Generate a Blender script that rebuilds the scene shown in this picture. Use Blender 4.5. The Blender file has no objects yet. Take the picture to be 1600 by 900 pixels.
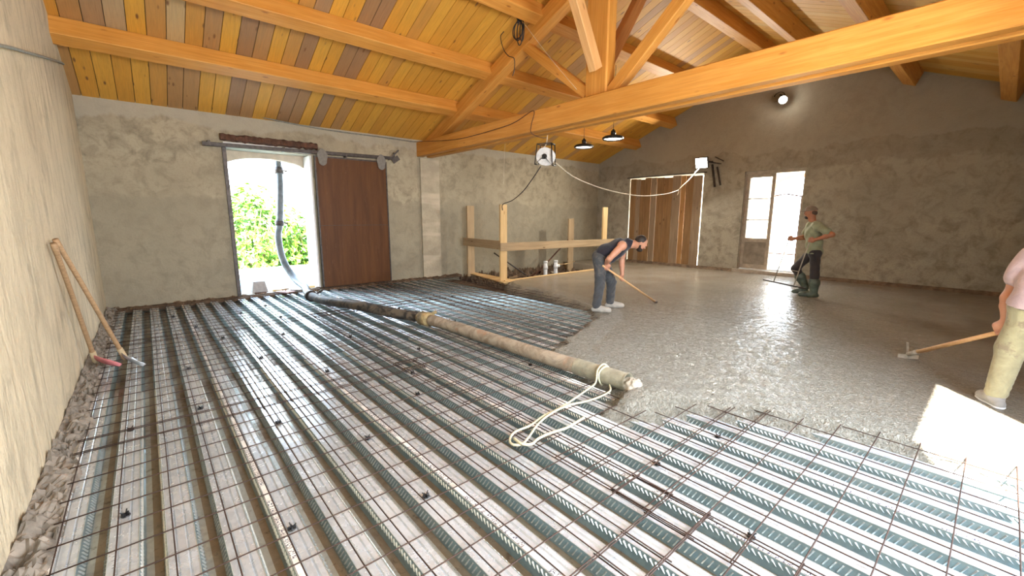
import bpy, bmesh, math, random
import numpy as np
from mathutils import Vector, Matrix, noise
random.seed(7); rng = np.random.default_rng(7)
SC = bpy.context.scene; COL = SC.collection; D = bpy.data
R = math.radians
# ---------------------------------------------------------------- camera, sky, sun, daylight, exposure
cd = D.cameras.new('camera'); cam = D.objects.new('camera', cd); COL.objects.link(cam)
cd.sensor_width = 36; cd.lens = 36 * 658.3 / 1600; cd.clip_start = .02; cd.clip_end = 300
yaw, pit, rol = R(40.81), R(9.58), R(0.10)
fw = Vector((math.sin(yaw) * math.cos(pit), math.cos(yaw) * math.cos(pit), -math.sin(pit)))
rt = Vector((math.cos(yaw), -math.sin(yaw), 0)); up = rt.cross(fw)
rt = rt * math.cos(rol) + up * math.sin(rol); up = rt.cross(fw)
cam.matrix_world = Matrix((( rt.x, up.x, -fw.x, 0), (rt.y, up.y, -fw.y, 0), (rt.z, up.z, -fw.z, 1.55), (0, 0, 0, 1)))
SC.camera = cam
SC.view_settings.view_transform = 'Standard'; SC.view_settings.look = 'None'
SC.view_settings.exposure = 0.30; SC.view_settings.gamma = 1.0; SC.view_settings.use_curve_mapping = False
SC.cycles.use_denoising = True; SC.cycles.max_bounces = 9; SC.cycles.diffuse_bounces = 6; SC.cycles.glossy_bounces = 4
SC.cycles.sample_clamp_indirect = 6; SC.cycles.caustics_reflective = False; SC.cycles.caustics_refractive = False
W = D.worlds.new('world'); SC.world = W; W.use_nodes = True
wn = W.node_tree.nodes; wl = W.node_tree.links
bg = wn['Background']
tc = wn.new('ShaderNodeTexCoord'); sep = wn.new('ShaderNodeSeparateXYZ'); rp = wn.new('ShaderNodeValToRGB')
wl.new(tc.outputs['Generated'], sep.inputs[0]); wl.new(sep.outputs['Z'], rp.inputs[0])
rp.color_ramp.elements[0].position = 0.0; rp.color_ramp.elements[0].color = (0.86, 0.94, 1, 1)
rp.color_ramp.elements[1].position = 0.7; rp.color_ramp.elements[1].color = (0.55, 0.74, 1, 1)
wl.new(rp.outputs[0], bg.inputs[0]); bg.inputs['Strength'].default_value = 15.5
sl = D.lights.new('sun', 'SUN'); sun = D.objects.new('sun', sl); COL.objects.link(sun)
sl.energy = 60; sl.angle = R(.6); sl.color = (1, .93, .82)
hx, hy = 1.148 / 1.522, 1 / 1.522; el = R(49)
sun.rotation_euler = Vector((hx * math.cos(el), hy * math.cos(el), -math.sin(el))).to_track_quat('-Z', 'Y').to_euler()
def area(name, loc, target, sx, sy, power, color=(1, 1, 1), portal=False):
    l = D.lights.new(name, 'AREA'); l.shape = 'RECTANGLE'; l.size = sx; l.size_y = sy; l.energy = power; l.color = color
    o = D.objects.new(name, l); COL.objects.link(o); o.location = loc
    o.rotation_euler = (Vector(target) - Vector(loc)).to_track_quat('-Z', 'Y').to_euler()
    if portal: l.cycles.is_portal = True
    return o
area('daylight_far_door', (2.0, 10.25, 1.35), (2.0, 0, 1.35), 1.5, 2.8, 0, portal=True)
area('daylight_gable_door', (12.75, 3.72, 1.3), (0, 3.72, 1.3), .8, 2.8, 0, portal=True)
area('daylight_rear_door', (2.85, -1.5, 1.3), (2.85, 9, 1.3), 1.5, 2.7, 0, portal=True)
# two unseen fill lights added behind the camera to brighten the room
area('rear_fill_left', (.9, -1.12, 2.0), (1.0, 9, 2.4), 1.6, 1.8, 190, (.90, .95, 1.0))
area('rear_fill_right', (3.6, -1.12, 2.2), (-1.0, 4.5, 2.2), 2.0, 1.2, 250, (.97, .97, 1.0))

# ---------------------------------------------------------------- helpers
def tag(o, label=None, cat=None, group=None, kind=None):
    if label: o['label'] = label
    if cat: o['category'] = cat
    if group: o['group'] = group
    if kind: o['kind'] = kind
    return o
def empty(name, loc, label, cat, group=None):
    o = D.objects.new(name, None); COL.objects.link(o); o.location = loc; o.empty_display_size = .1
    return tag(o, label, cat, group)
def link_mesh(name, verts, faces, m, parent=None, smooth=False, mats=None, mi=None, loc=None):
    """verts are world coordinates; the object's own origin is put at loc (or the mesh's base centre)"""
    me = D.meshes.new(name)
    v = np.asarray(verts, dtype=float).reshape(-1, 3)
    if loc is None:
        lo, hi = v.min(0), v.max(0); loc = ((lo[0] + hi[0]) / 2, (lo[1] + hi[1]) / 2, lo[2])
    loc = np.array(loc, float)
    me.from_pydata((v - loc).tolist(), [], [tuple(int(i) for i in f) for f in faces])
    for k in (mats or [m]): me.materials.append(k)
    if mi is not None: me.polygons.foreach_set('material_index', mi)
    if smooth: me.polygons.foreach_set('use_smooth', [True] * len(me.polygons))
    me.update()
    o = D.objects.new(name, me); COL.objects.link(o); o.location = loc
    if parent: o.parent = parent; o.location = Vector(loc) - wloc(parent)
    return o
def wloc(o):
    p = Vector(o.location)
    while o.parent: o = o.parent; p += Vector(o.location)
    return p
class MB:
    def __init__(s): s.v = []; s.f = []; s.m = []
    def add(s, vs, fs, m=0):
        b = len(s.v); s.v += [tuple(p) for p in vs]; s.f += [tuple(i + b for i in f) for f in fs]; s.m += [m] * len(fs)
    def box(s, x0, x1, y0, y1, z0, z1, m=0):
        s.add([(x, y, z) for z in (z0, z1) for y in (y0, y1) for x in (x0, x1)],
              [(0, 2, 3, 1), (4, 5, 7, 6), (0, 1, 5, 4), (2, 6, 7, 3), (0, 4, 6, 2), (1, 3, 7, 5)], m)
    def bar(s, p0, p1, w, h, side=None, m=0, ch=0):
        """box from p0 to p1 along the centre line, w across (along side), h the other way, chamfered by ch"""
        p0, p1 = Vector(p0), Vector(p1); d = (p1 - p0).normalized()
        a = Vector(side) if side is not None else d.cross(Vector((0, 0, 1)))
        if a.length < 1e-4: a = Vector((1, 0, 0))
        a = (a - d * a.dot(d)).normalized(); b = d.cross(a)
        if ch:
            pr = [(w/2-ch, h/2), (w/2, h/2-ch), (w/2, -h/2+ch), (w/2-ch, -h/2), (-w/2+ch, -h/2), (-w/2, -h/2+ch), (-w/2, h/2-ch), (-w/2+ch, h/2)]
        else: pr = [(w/2, h/2), (w/2, -h/2), (-w/2, -h/2), (-w/2, h/2)]
        n = len(pr); vs = [p + a * u + b * v for p in (p0, p1) for u, v in pr]
        fs = [(i, (i + 1) % n, n + (i + 1) % n, n + i) for i in range(n)] + [tuple(range(n))[::-1], tuple(range(n, 2 * n))]
        s.add(vs, fs, m)
    def tube(s, pts, r, n=8, m=0, caps=True, closed=False):
        pts = [Vector(p) for p in pts]; N = len(pts); rr = r if hasattr(r, '__len__') else [r] * N
        a = None; vs = []
        for i, p in enumerate(pts):
            d = (pts[min(i + 1, N - 1)] - pts[max(i - 1, 0)]) if not closed else (pts[(i + 1) % N] - pts[i - 1])
            d.normalize()
            if a is None:
                a = d.cross(Vector((0, 0, 1)));
                if a.length < .05: a = d.cross(Vector((1, 0, 0)))
            a = (a - d * a.dot(d)).normalized(); b = d.cross(a)
            vs += [p + (a * math.cos(t * 2 * math.pi / n) + b * math.sin(t * 2 * math.pi / n)) * rr[i] for t in range(n)]
        fs = []
        for i in range(N if closed else N - 1):
            j = (i + 1) % N
            fs += [(i * n + t, i * n + (t + 1) % n, j * n + (t + 1) % n, j * n + t) for t in range(n)]
        if caps and not closed: fs += [tuple(range(n))[::-1], tuple(range((N - 1) * n, N * n))]
        s.add(vs, fs, m)
    def prism(s, poly, ax, c0, c1, m=0):
        """polygon in the plane perpendicular to axis ax (0,1,2), from c0 to c1"""
        def P(u, v, c): return (c, u, v) if ax == 0 else (u, c, v) if ax == 1 else (u, v, c)
        n = len(poly); vs = [P(u, v, c) for c in (c0, c1) for u, v in poly]
        s.add(vs, [(i, (i + 1) % n, n + (i + 1) % n, n + i) for i in range(n)] + [tuple(range(n))[::-1], tuple(range(n, 2 * n))], m)
    def build(s, name, m, parent=None, smooth=False, loc=None):
        ms = m if isinstance(m, list) else [m]
        o = link_mesh(name, s.v, s.f, None, parent, smooth, mats=ms, mi=s.m, loc=loc)
        bm = bmesh.new(); bm.from_mesh(o.data); bmesh.ops.recalc_face_normals(bm, faces=bm.faces); bm.to_mesh(o.data); bm.free()
        return o
def spline(pts, k=8):
    """Catmull-Rom through pts"""
    P = [Vector(p) for p in pts]; P = [2 * P[0] - P[1]] + P + [2 * P[-1] - P[-2]]; out = []
    for i in range(1, len(P) - 2):
        a, b, c, d = P[i - 1:i + 3]
        for j in range(k):
            t = j / k
            out.append(.5 * ((2 * b) + (c - a) * t + (2 * a - 5 * b + 4 * c - d) * t * t + (3 * b - a - 3 * c + d) * t ** 3))
    out.append(P[-2]); return out
def timber(name, p0, p1, w, h, side, m, parent=None, ch=.008):
    """a beam whose local X runs along its grain"""
    p0, p1 = Vector(p0), Vector(p1); L = (p1 - p0).length; d = (p1 - p0) / L
    a = Vector(side); a = (a - d * a.dot(d)).normalized(); b = d.cross(a)
    mb = MB(); mb.bar((0, 0, 0), (L, 0, 0), w, h, (0, 1, 0), 0, ch)
    me = D.meshes.new(name); me.from_pydata(mb.v, [], mb.f); me.materials.append(m); me.update()
    o = D.objects.new(name, me); COL.objects.link(o)
    M = Matrix(((d.x, a.x, b.x, p0.x), (d.y, a.y, b.y, p0.y), (d.z, a.z, b.z, p0.z), (0, 0, 0, 1)))
    if parent: o.parent = parent; M = Matrix.Translation(-wloc(parent)) @ M
    o.matrix_local = M if parent else M
    bm = bmesh.new(); bm.from_mesh(me); bmesh.ops.recalc_face_normals(bm, faces=bm.faces); bm.to_mesh(me); bm.free()
    return o
# ---------------------------------------------------------------- materials
class NT:
    def __init__(s, name):
        s.m = D.materials.new(name); s.m.use_nodes = True; s.n = s.m.node_tree.nodes; s.l = s.m.node_tree.links
        s.b = s.n['Principled BSDF']
    def nd(s, t, **k):
        x = s.n.new('ShaderNode' + t)
        for a, v in k.items(): setattr(x, a, v)
        return x
    def put(s, sock, v):
        if isinstance(v, bpy.types.NodeSocket): s.l.new(v, sock)
        elif v is not None: sock.default_value = v
    def obj(s): return s.nd('TexCoord').outputs['Object']
    def pos(s): return s.nd('NewGeometry').outputs['Position']
    def mapp(s, v, scale=(1, 1, 1), loc=None, rot=None):
        x = s.nd('Mapping'); s.put(x.inputs[0], v); x.inputs['Scale'].default_value = scale
        if loc is not None: s.put(x.inputs['Location'], loc)
        if rot is not None: x.inputs['Rotation'].default_value = rot
        return x.outputs[0]
    def noise(s, v, sc=5, det=4, rough=.55, dist=0):
        x = s.nd('TexNoise'); s.put(x.inputs['Vector'], v); x.inputs['Scale'].default_value = sc
        x.inputs['Detail'].default_value = det; x.inputs['Roughness'].default_value = rough; x.inputs['Distortion'].default_value = dist
        return x.outputs[0]
    def ramp(s, f, stops):
        x = s.nd('ValToRGB'); s.put(x.inputs[0], f); e = x.color_ramp.elements
        while len(e) < len(stops): e.new(.5)
        for i, (p, c) in enumerate(stops): e[i].position = p; e[i].color = (*c, 1) if hasattr(c, '__len__') else (c, c, c, 1)
        return x.outputs[0]
    def math(s, op, a, b=None, c=None, clamp=False):
        x = s.nd('Math', operation=op, use_clamp=clamp); s.put(x.inputs[0], a); s.put(x.inputs[1], b)
        if c is not None: s.put(x.inputs[2], c)
        return x.outputs[0]
    def mix(s, f, a, b, mode='MIX'):
        x = s.nd('Mix', data_type='RGBA', blend_type=mode); s.put(x.inputs[0], f)
        s.put(x.inputs[6], (*a, 1) if isinstance(a, tuple) and len(a) == 3 else a); s.put(x.inputs[7], (*b, 1) if isinstance(b, tuple) and len(b) == 3 else b)
        return x.outputs[2]
    def xyz(s, v):
        x = s.nd('SeparateXYZ'); s.put(x.inputs[0], v); return x.outputs
    def bump(s, h, strength=.5, dist=.02, prev=None):
        x = s.nd('Bump'); s.put(x.inputs['Height'], h); x.inputs['Strength'].default_value = strength; x.inputs['Distance'].default_value = dist
        if prev is not None: s.l.new(prev, x.inputs['Normal'])
        s.l.new(x.outputs[0], s.b.inputs['Normal']); return x.outputs[0]
    def set(s, col=None, rough=None, metal=None, **k):
        if col is not None: s.put(s.b.inputs['Base Color'], (*col, 1) if isinstance(col, tuple) and len(col) == 3 else col)
        s.put(s.b.inputs['Roughness'], rough); s.put(s.b.inputs['Metallic'], metal)
        for a, v in k.items(): s.put(s.b.inputs[a], v)
        return s.m
def plain(name, col, rough=.6, metal=0, var=.15, sc=20, bump=0, **k):
    t = NT(name); f = t.noise(t.obj(), sc, 4)
    c = t.mix(t.ramp(f, [(.3, 0), (.7, 1)]), tuple(x * (1 - var) for x in col), tuple(min(1, x * (1 + var)) for x in col))
    if bump: t.bump(f, bump, .01)
    return t.set(c, rough, metal, **k)
def plaster(name, light, mid, dark, bands=(), streak=False, bstr=.55):
    t = NT(name); p = t.pos()
    n1 = t.noise(p, .9, 5, .6, .4); n2 = t.noise(p, 4.5, 6, .65, .5); n3 = t.noise(p, 30, 4, .6)
    if streak:
        ps = t.mapp(p, (1, 3.2, .8)); n2 = t.noise(ps, 2.2, 6, .65, .8)
    c = t.mix(t.ramp(n1, [(.32, 0), (.68, 1)]), mid, light)
    c = t.mix(t.math('MULTIPLY', t.ramp(n2, [(.46, 0), (.68, 1)]), .7), c, dark)
    c = t.mix(t.math('MULTIPLY', t.ramp(n3, [(.3, 1), (.5, 0)]), .25), c, dark)
    z = t.xyz(p)[2]
    c = t.mix(t.math('MULTIPLY', t.ramp(t.noise(t.mapp(p, (.5, .5, .9)), .8, 3, .5, .6), [(.45, 0), (.62, 1)]), .45), c, mid)
    c = t.mix(t.math('MULTIPLY', t.ramp(t.noise(p, 2.0, 5, .7, 1.0), [(.55, 0), (.7, 1)]), .5), c, dark)
    zw = t.math('ADD', z, t.math('MULTIPLY', t.math('SUBTRACT', t.noise(t.mapp(p, (1, 1, .2)), 1.1, 6, .6), .5), .75))
    hb = None
    for z0, w, col, amt in bands:      # plaster coats of different colour, each with a ragged edge
        f = t.ramp(zw, [(0, 0), (1, 1)])
        x = t.nd('MapRange'); t.put(x.inputs[0], zw); x.inputs[1].default_value = z0; x.inputs[2].default_value = z0 + w
        c = t.mix(t.math('MULTIPLY', x.outputs[0], amt), c, col); hb = x.outputs[0] if hb is None else t.math('ADD', hb, x.outputs[0])
    h = t.math('ADD', t.math('MULTIPLY', n2, 1.0), t.math('MULTIPLY', n3, .35))
    h = t.math('ADD', h, t.math('MULTIPLY', t.noise(p, 95, 3), .12))
    if hb is not None: h = t.math('SUBTRACT', h, t.math('MULTIPLY', hb, .25))
    t.bump(h, bstr, .035)
    return t.set(c, .93)
def wood(name, a, b, dark, rough=.55, knots=True, grain=1.0, sc=1.0):
    t = NT(name); o = t.obj(); rnd = t.nd('ObjectInfo').outputs['Random']
    off = t.nd('CombineXYZ'); t.put(off.inputs[0], t.math('MULTIPLY', rnd, 37)); t.put(off.inputs[1], t.math('MULTIPLY', rnd, 11))
    v = t.nd('VectorMath', operation='ADD'); t.put(v.inputs[0], o); t.put(v.inputs[1], off.outputs[0]); v = v.outputs[0]
    n1 = t.noise(t.mapp(v, (.5 * sc, 9 * sc, 9 * sc)), 2.2, 6, .6, .8); n2 = t.noise(t.mapp(v, (1.6 * sc, 60 * sc, 60 * sc)), 1.4, 3)
    n3 = t.noise(v, 1.3, 3)
    c = t.mix(t.ramp(n1, [(.36, 0), (.64, 1)]), a, b); c = t.mix(t.math('MULTIPLY', t.ramp(n3, [(.4, 0), (.7, 1)]), .35), c, tuple(x * .8 for x in a))
    c = t.mix(t.math('MULTIPLY', t.ramp(n2, [(.45, 0), (.75, 1)]), .35 * grain), c, dark)
    if knots:
        vo = t.nd('TexVoronoi'); t.put(vo.inputs['Vector'], t.mapp(v, (2.2 * sc, 6 * sc, 6 * sc))); vo.inputs['Scale'].default_value = 1.0
        c = t.mix(t.ramp(vo.outputs['Distance'], [(.05, 1), (.13, 0)]), c, dark)
    t.bump(t.math('ADD', n1, t.math('MULTIPLY', n2, .6)), .25, .008)
    return t.set(c, rough, **{'Specular IOR Level': .35})
M = {}
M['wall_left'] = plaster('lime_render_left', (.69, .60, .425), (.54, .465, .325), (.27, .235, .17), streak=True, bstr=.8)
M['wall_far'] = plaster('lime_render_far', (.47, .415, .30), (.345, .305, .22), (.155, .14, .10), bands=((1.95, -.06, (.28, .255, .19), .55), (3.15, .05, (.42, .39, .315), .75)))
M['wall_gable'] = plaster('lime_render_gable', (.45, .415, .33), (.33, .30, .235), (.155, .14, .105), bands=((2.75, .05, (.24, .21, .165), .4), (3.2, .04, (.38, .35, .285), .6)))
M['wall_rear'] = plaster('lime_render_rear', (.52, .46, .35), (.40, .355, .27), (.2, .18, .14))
M['beam'] = wood('fir_beam', (.58, .25, .04), (.70, .35, .08), (.34, .12, .022))
M['beam_pale'] = wood('fir_beam_pale', (.66, .36, .13), (.78, .47, .20), (.40, .20, .07))
M['beam_dark'] = wood('fir_beam_dark', (.42, .17, .05), (.52, .23, .07), (.22, .08, .02))
M['plank_new'] = wood('shuttering_board', (.62, .42, .19), (.74, .54, .28), (.42, .24, .09), .7)
M['plank_old'] = wood('shuttering_board_old', (.36, .26, .15), (.47, .35, .21), (.20, .13, .07), .8)
M['gate_wood'] = wood('gate_plank', (.23, .13, .055), (.34, .20, .09), (.11, .06, .025), .8)
M['gate_red'] = wood('gate_plank_red', (.38, .19, .07), (.46, .26, .10), (.20, .10, .04), .8)
M['gate_grey'] = wood('gate_plank_grey', (.27, .19, .12), (.36, .27, .18), (.13, .09, .055), .8)
M['handle'] = wood('tool_handle', (.30, .19, .10), (.44, .29, .16), (.16, .09, .045), .6, knots=False, sc=3)
M['handle_new'] = wood('tool_handle_pale', (.62, .36, .16), (.74, .47, .24), (.42, .22, .08), .5, knots=False, sc=3)
M['black'] = plain('black_rubber', (.012, .012, .013), .45, var=.3)
M['dark_steel'] = plain('dark_steel', (.07, .06, .055), .5, .6, .4)
M['rust'] = plain('rusty_iron', (.11, .05, .03), .75, .3, .45, 14, .5)
M['white_paint'] = plain('white_plastic', (.78, .79, .80), .35)
M['pvc'] = plain('pale_pvc', (.62, .66, .70), .35)
M['skin'] = plain('skin', (.50, .25, .16), .5, 0, .08, 12, **{'Subsurface Weight': .08})
M['skin_dark'] = plain('tanned_skin', (.40, .17, .09), .5, 0, .08, 12, **{'Subsurface Weight': .08})
M['hair'] = plain('dark_hair', (.022, .014, .01), .6, var=.4, sc=80, bump=.6)
def cloth(name, c, dirt=None, rough=.85):
    t = NT(name); o = t.obj(); n = t.noise(o, 9, 5, .6, .6); w = t.noise(t.mapp(o, (1, 1, 1)), 260, 2)
    col = t.mix(t.ramp(n, [(.35, 0), (.7, 1)]), tuple(x * .8 for x in c), tuple(min(1, x * 1.15) for x in c))
    if dirt: col = t.mix(t.ramp(t.noise(o, 5, 6, .7), [(.55, 0), (.62, 1)]), col, dirt)
    t.bump(t.math('ADD', n, t.math('MULTIPLY', w, .1)), .5, .02)
    return t.set(col, rough, **{'Sheen Weight': .2})
# galvanised steel of the deck
def galv(name, base, dirtc, amt, low=False, r0=.28, met=.66):
    t = NT(name); p = t.pos()
    vo = t.nd('TexVoronoi'); t.put(vo.inputs['Vector'], t.mapp(p, (1, .6, 1))); vo.inputs['Scale'].default_value = 60
    sp = t.noise(p, 1.7, 6, .65, .5); st = t.noise(p, 16, 6, .7, .3)
    c = t.mix(t.xyz(vo.outputs['Color'])[0], base, tuple(min(1, x * 1.18) for x in base))
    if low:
        mr = t.nd('MapRange'); t.put(mr.inputs[0], t.math('ADD', t.xyz(p)[1], t.math('MULTIPLY', sp, 2.0))); mr.inputs[1].default_value = 4.6; mr.inputs[2].default_value = 7.0; sp = t.math('ADD', sp, t.math('MULTIPLY', mr.outputs[0], .22))  # blotches grow denser towards the far end of the troughs
    d1 = t.math('MULTIPLY', t.ramp(sp, [(.48, 0), (.70, 1)]), amt); d2 = t.math('MULTIPLY', t.ramp(st, [(.57, 0), (.66, 1)]), amt * .6)
    c = t.mix(d1, c, dirtc); c = t.mix(d2, c, tuple(x * .7 for x in dirtc))
    r = t.math('ADD', r0, t.math('MULTIPLY', t.math('ADD', d1, d2), .45))
    t.bump(t.math('ADD', t.noise(p, 7, 2), t.math('MULTIPLY', st, .2)), .14, .010)
    return t.set(c, r, t.math('SUBTRACT', met, t.math('MULTIPLY', d1, .6), clamp=True))
M['galv'] = galv('galvanised_deck', (.57, .63, .69), (.40, .37, .34), .42, False, .21, .55)
M['galv_web'] = galv('galvanised_web', (.24, .315, .33), (.20, .22, .20), .3)  # darker than the flanges: the webs' dark reflections are put into the colour
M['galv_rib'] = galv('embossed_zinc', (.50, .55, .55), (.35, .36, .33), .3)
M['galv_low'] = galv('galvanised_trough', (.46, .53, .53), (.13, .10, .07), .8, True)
M['galv_brown'] = galv('brown_trough', (.24, .21, .16), (.11, .08, .05), 1.0)  # brown strip along one side of the trough floors
def rebar_mat():
    t = NT('rusty_rebar'); p = t.pos(); n = t.noise(p, 25, 4)
    return t.set(t.mix(n, (.028, .017, .013), (.075, .040, .029)), .65, .4)
M['rebar'] = rebar_mat()
def strip_mat():
    t = NT('printed_joint_strip'); p = t.pos(); x, y, z = t.xyz(p)
    a = t.math('GREATER_THAN', t.noise(t.mapp(p, (0, 60, 0)), 1, 2, .8), .47); b = t.math('GREATER_THAN', t.noise(t.mapp(p, (0, 4.5, 0)), 1, 1), .44)
    vo = t.math('GREATER_THAN', t.noise(t.mapp(p, (120, 160, 0)), 1, 0), .5)
    f = t.math('MULTIPLY', t.math('MULTIPLY', a, b), vo)
    c = t.mix(f, (.74, .72, .68), (.06, .06, .10)); c = t.mix(t.math('MULTIPLY', t.ramp(t.noise(p, 9, 5, .7), [(.5, 0), (.7, 1)]), .6), c, (.36, .29, .22))
    return t.set(c, .5)
M['strip'] = strip_mat()
def concrete_mat():
    t = NT('wet_concrete'); p = t.pos()
    n1 = t.noise(p, 1.2, 5, .6, .3); n2 = t.ramp(t.noise(p, 34, 5, .65, .8), [(.36, 0), (.66, 1)]); n3 = t.noise(p, 85, 4, .6, .4)
    c = t.mix(t.ramp(n1, [(.35, 0), (.65, 1)]), (.25, .21, .15), (.33, .29, .225))
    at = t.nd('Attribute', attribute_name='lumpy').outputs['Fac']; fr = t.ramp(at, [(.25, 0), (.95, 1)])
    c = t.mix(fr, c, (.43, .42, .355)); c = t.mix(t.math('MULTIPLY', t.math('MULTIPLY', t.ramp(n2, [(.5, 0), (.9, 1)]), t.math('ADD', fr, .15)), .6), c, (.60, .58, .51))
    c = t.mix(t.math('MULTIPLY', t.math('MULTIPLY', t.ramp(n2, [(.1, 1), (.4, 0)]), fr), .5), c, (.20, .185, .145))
    h = t.math('ADD', n2, t.math('MULTIPLY', n3, .6)); h = t.math('MULTIPLY', h, t.math('ADD', .22, at))
    t.bump(h, 1.0, .03)
    r = t.math('ADD', .09, t.math('MULTIPLY', n2, .10))
    return t.set(c, r, 0, **{'Specular IOR Level': .8})
M['concrete'] = concrete_mat()
M['slurry'] = plain('drying_concrete', (.40, .36, .29), .75, 0, .3, 18, .8)
M['rubble'] = plain('mortar_rubble', (.19, .165, .135), .95, 0, .4, 12, 1.0)
M['soil'] = plain('dusty_dirt', (.14, .095, .06), .95, 0, .45, 9, 1.0)

# ---------------------------------------------------------------- the room shell
XL, XR, YF, YB = -.62, 12.2, 9.5, -1.22
APEX, ZA = 4.10, 5.53
def roofz(y): return ZA - .40 * (y - APEX) if y > APEX else ZA - .41 * (APEX - y)
def wall(name, ax, c, thick, us, top, z0, holes, m):
    """vertical wall in the plane axis ax = c; us breakpoints; holes (u0,u1,z0,z1)"""
    mb = MB()
    def P(u, z, k): return (c + k, u, z) if ax == 0 else (u, c + k, z)
    us = sorted(set(us) | {h[0] for h in holes} | {h[1] for h in holes})
    for u0, u1 in zip(us, us[1:]):
        um = (u0 + u1) / 2; hs = sorted([h for h in holes if h[0] < um < h[1]], key=lambda h: h[2])
        segs = []; z = z0
        for h in hs: segs.append((z, z, h[2], h[2])) if h[2] > z else None; z = h[3]
        segs.append((z, z, top(u0), top(u1)))
        for a0, a1, b0, b1 in segs:
            for k in (0, thick): mb.add([P(u0, a0, k), P(u1, a1, k), P(u1, b1, k), P(u0, b0, k)], [(0, 1, 2, 3)])
            if b0 == b1 or True: mb.add([P(u0, b0, 0), P(u1, b1, 0), P(u1, b1, thick), P(u0, b0, thick)], [(0, 1, 2, 3)])
            mb.add([P(u0, a0, 0), P(u1, a1, 0), P(u1, a1, thick), P(u0, a0, thick)], [(0, 1, 2, 3)])
    for h in holes:
        for u in h[:2]: mb.add([P(u, h[2], 0), P(u, h[3], 0), P(u, h[3], thick), P(u, h[2], thick)], [(0, 1, 2, 3)])
    for u in (us[0], us[-1]): mb.add([P(u, z0, 0), P(u, top(u), 0), P(u, top(u), thick), P(u, z0, thick)], [(0, 1, 2, 3)])
    o = mb.build(name, m); bm = bmesh.new(); bm.from_mesh(o.data); bmesh.ops.remove_doubles(bm, verts=bm.verts, dist=1e-4)
    bmesh.ops.recalc_face_normals(bm, faces=bm.faces); bm.to_mesh(o.data); bm.free()
    return tag(o, kind='structure')
rz = lambda y: roofz(y) + .01
ZH = 3.59
wall('wall_far', 1, YF, .60, [XL - .5, XR + .55], lambda u: roofz(YF) + .22, -.9, [(1.27, 2.73, -.02, 2.80)], M['wall_far'])
wall('wall_left', 0, XL, -.5, [YB, APEX, YF], rz, -.3, [], M['wall_left'])
wall('wall_right', 0, XR, .55, [YB, APEX, YF], rz, -.9, [(3.30, 4.68, .16, 2.74), (5.78, 8.22, .02, 2.79)], M['wall_gable'])
wall('wall_rear', 1, YB, -.02, [XL - .5, XR + .55], lambda u: roofz(YB) + .1, -.9, [(2.13, 3.58, -.02, 2.62)], M['wall_rear'])
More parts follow.
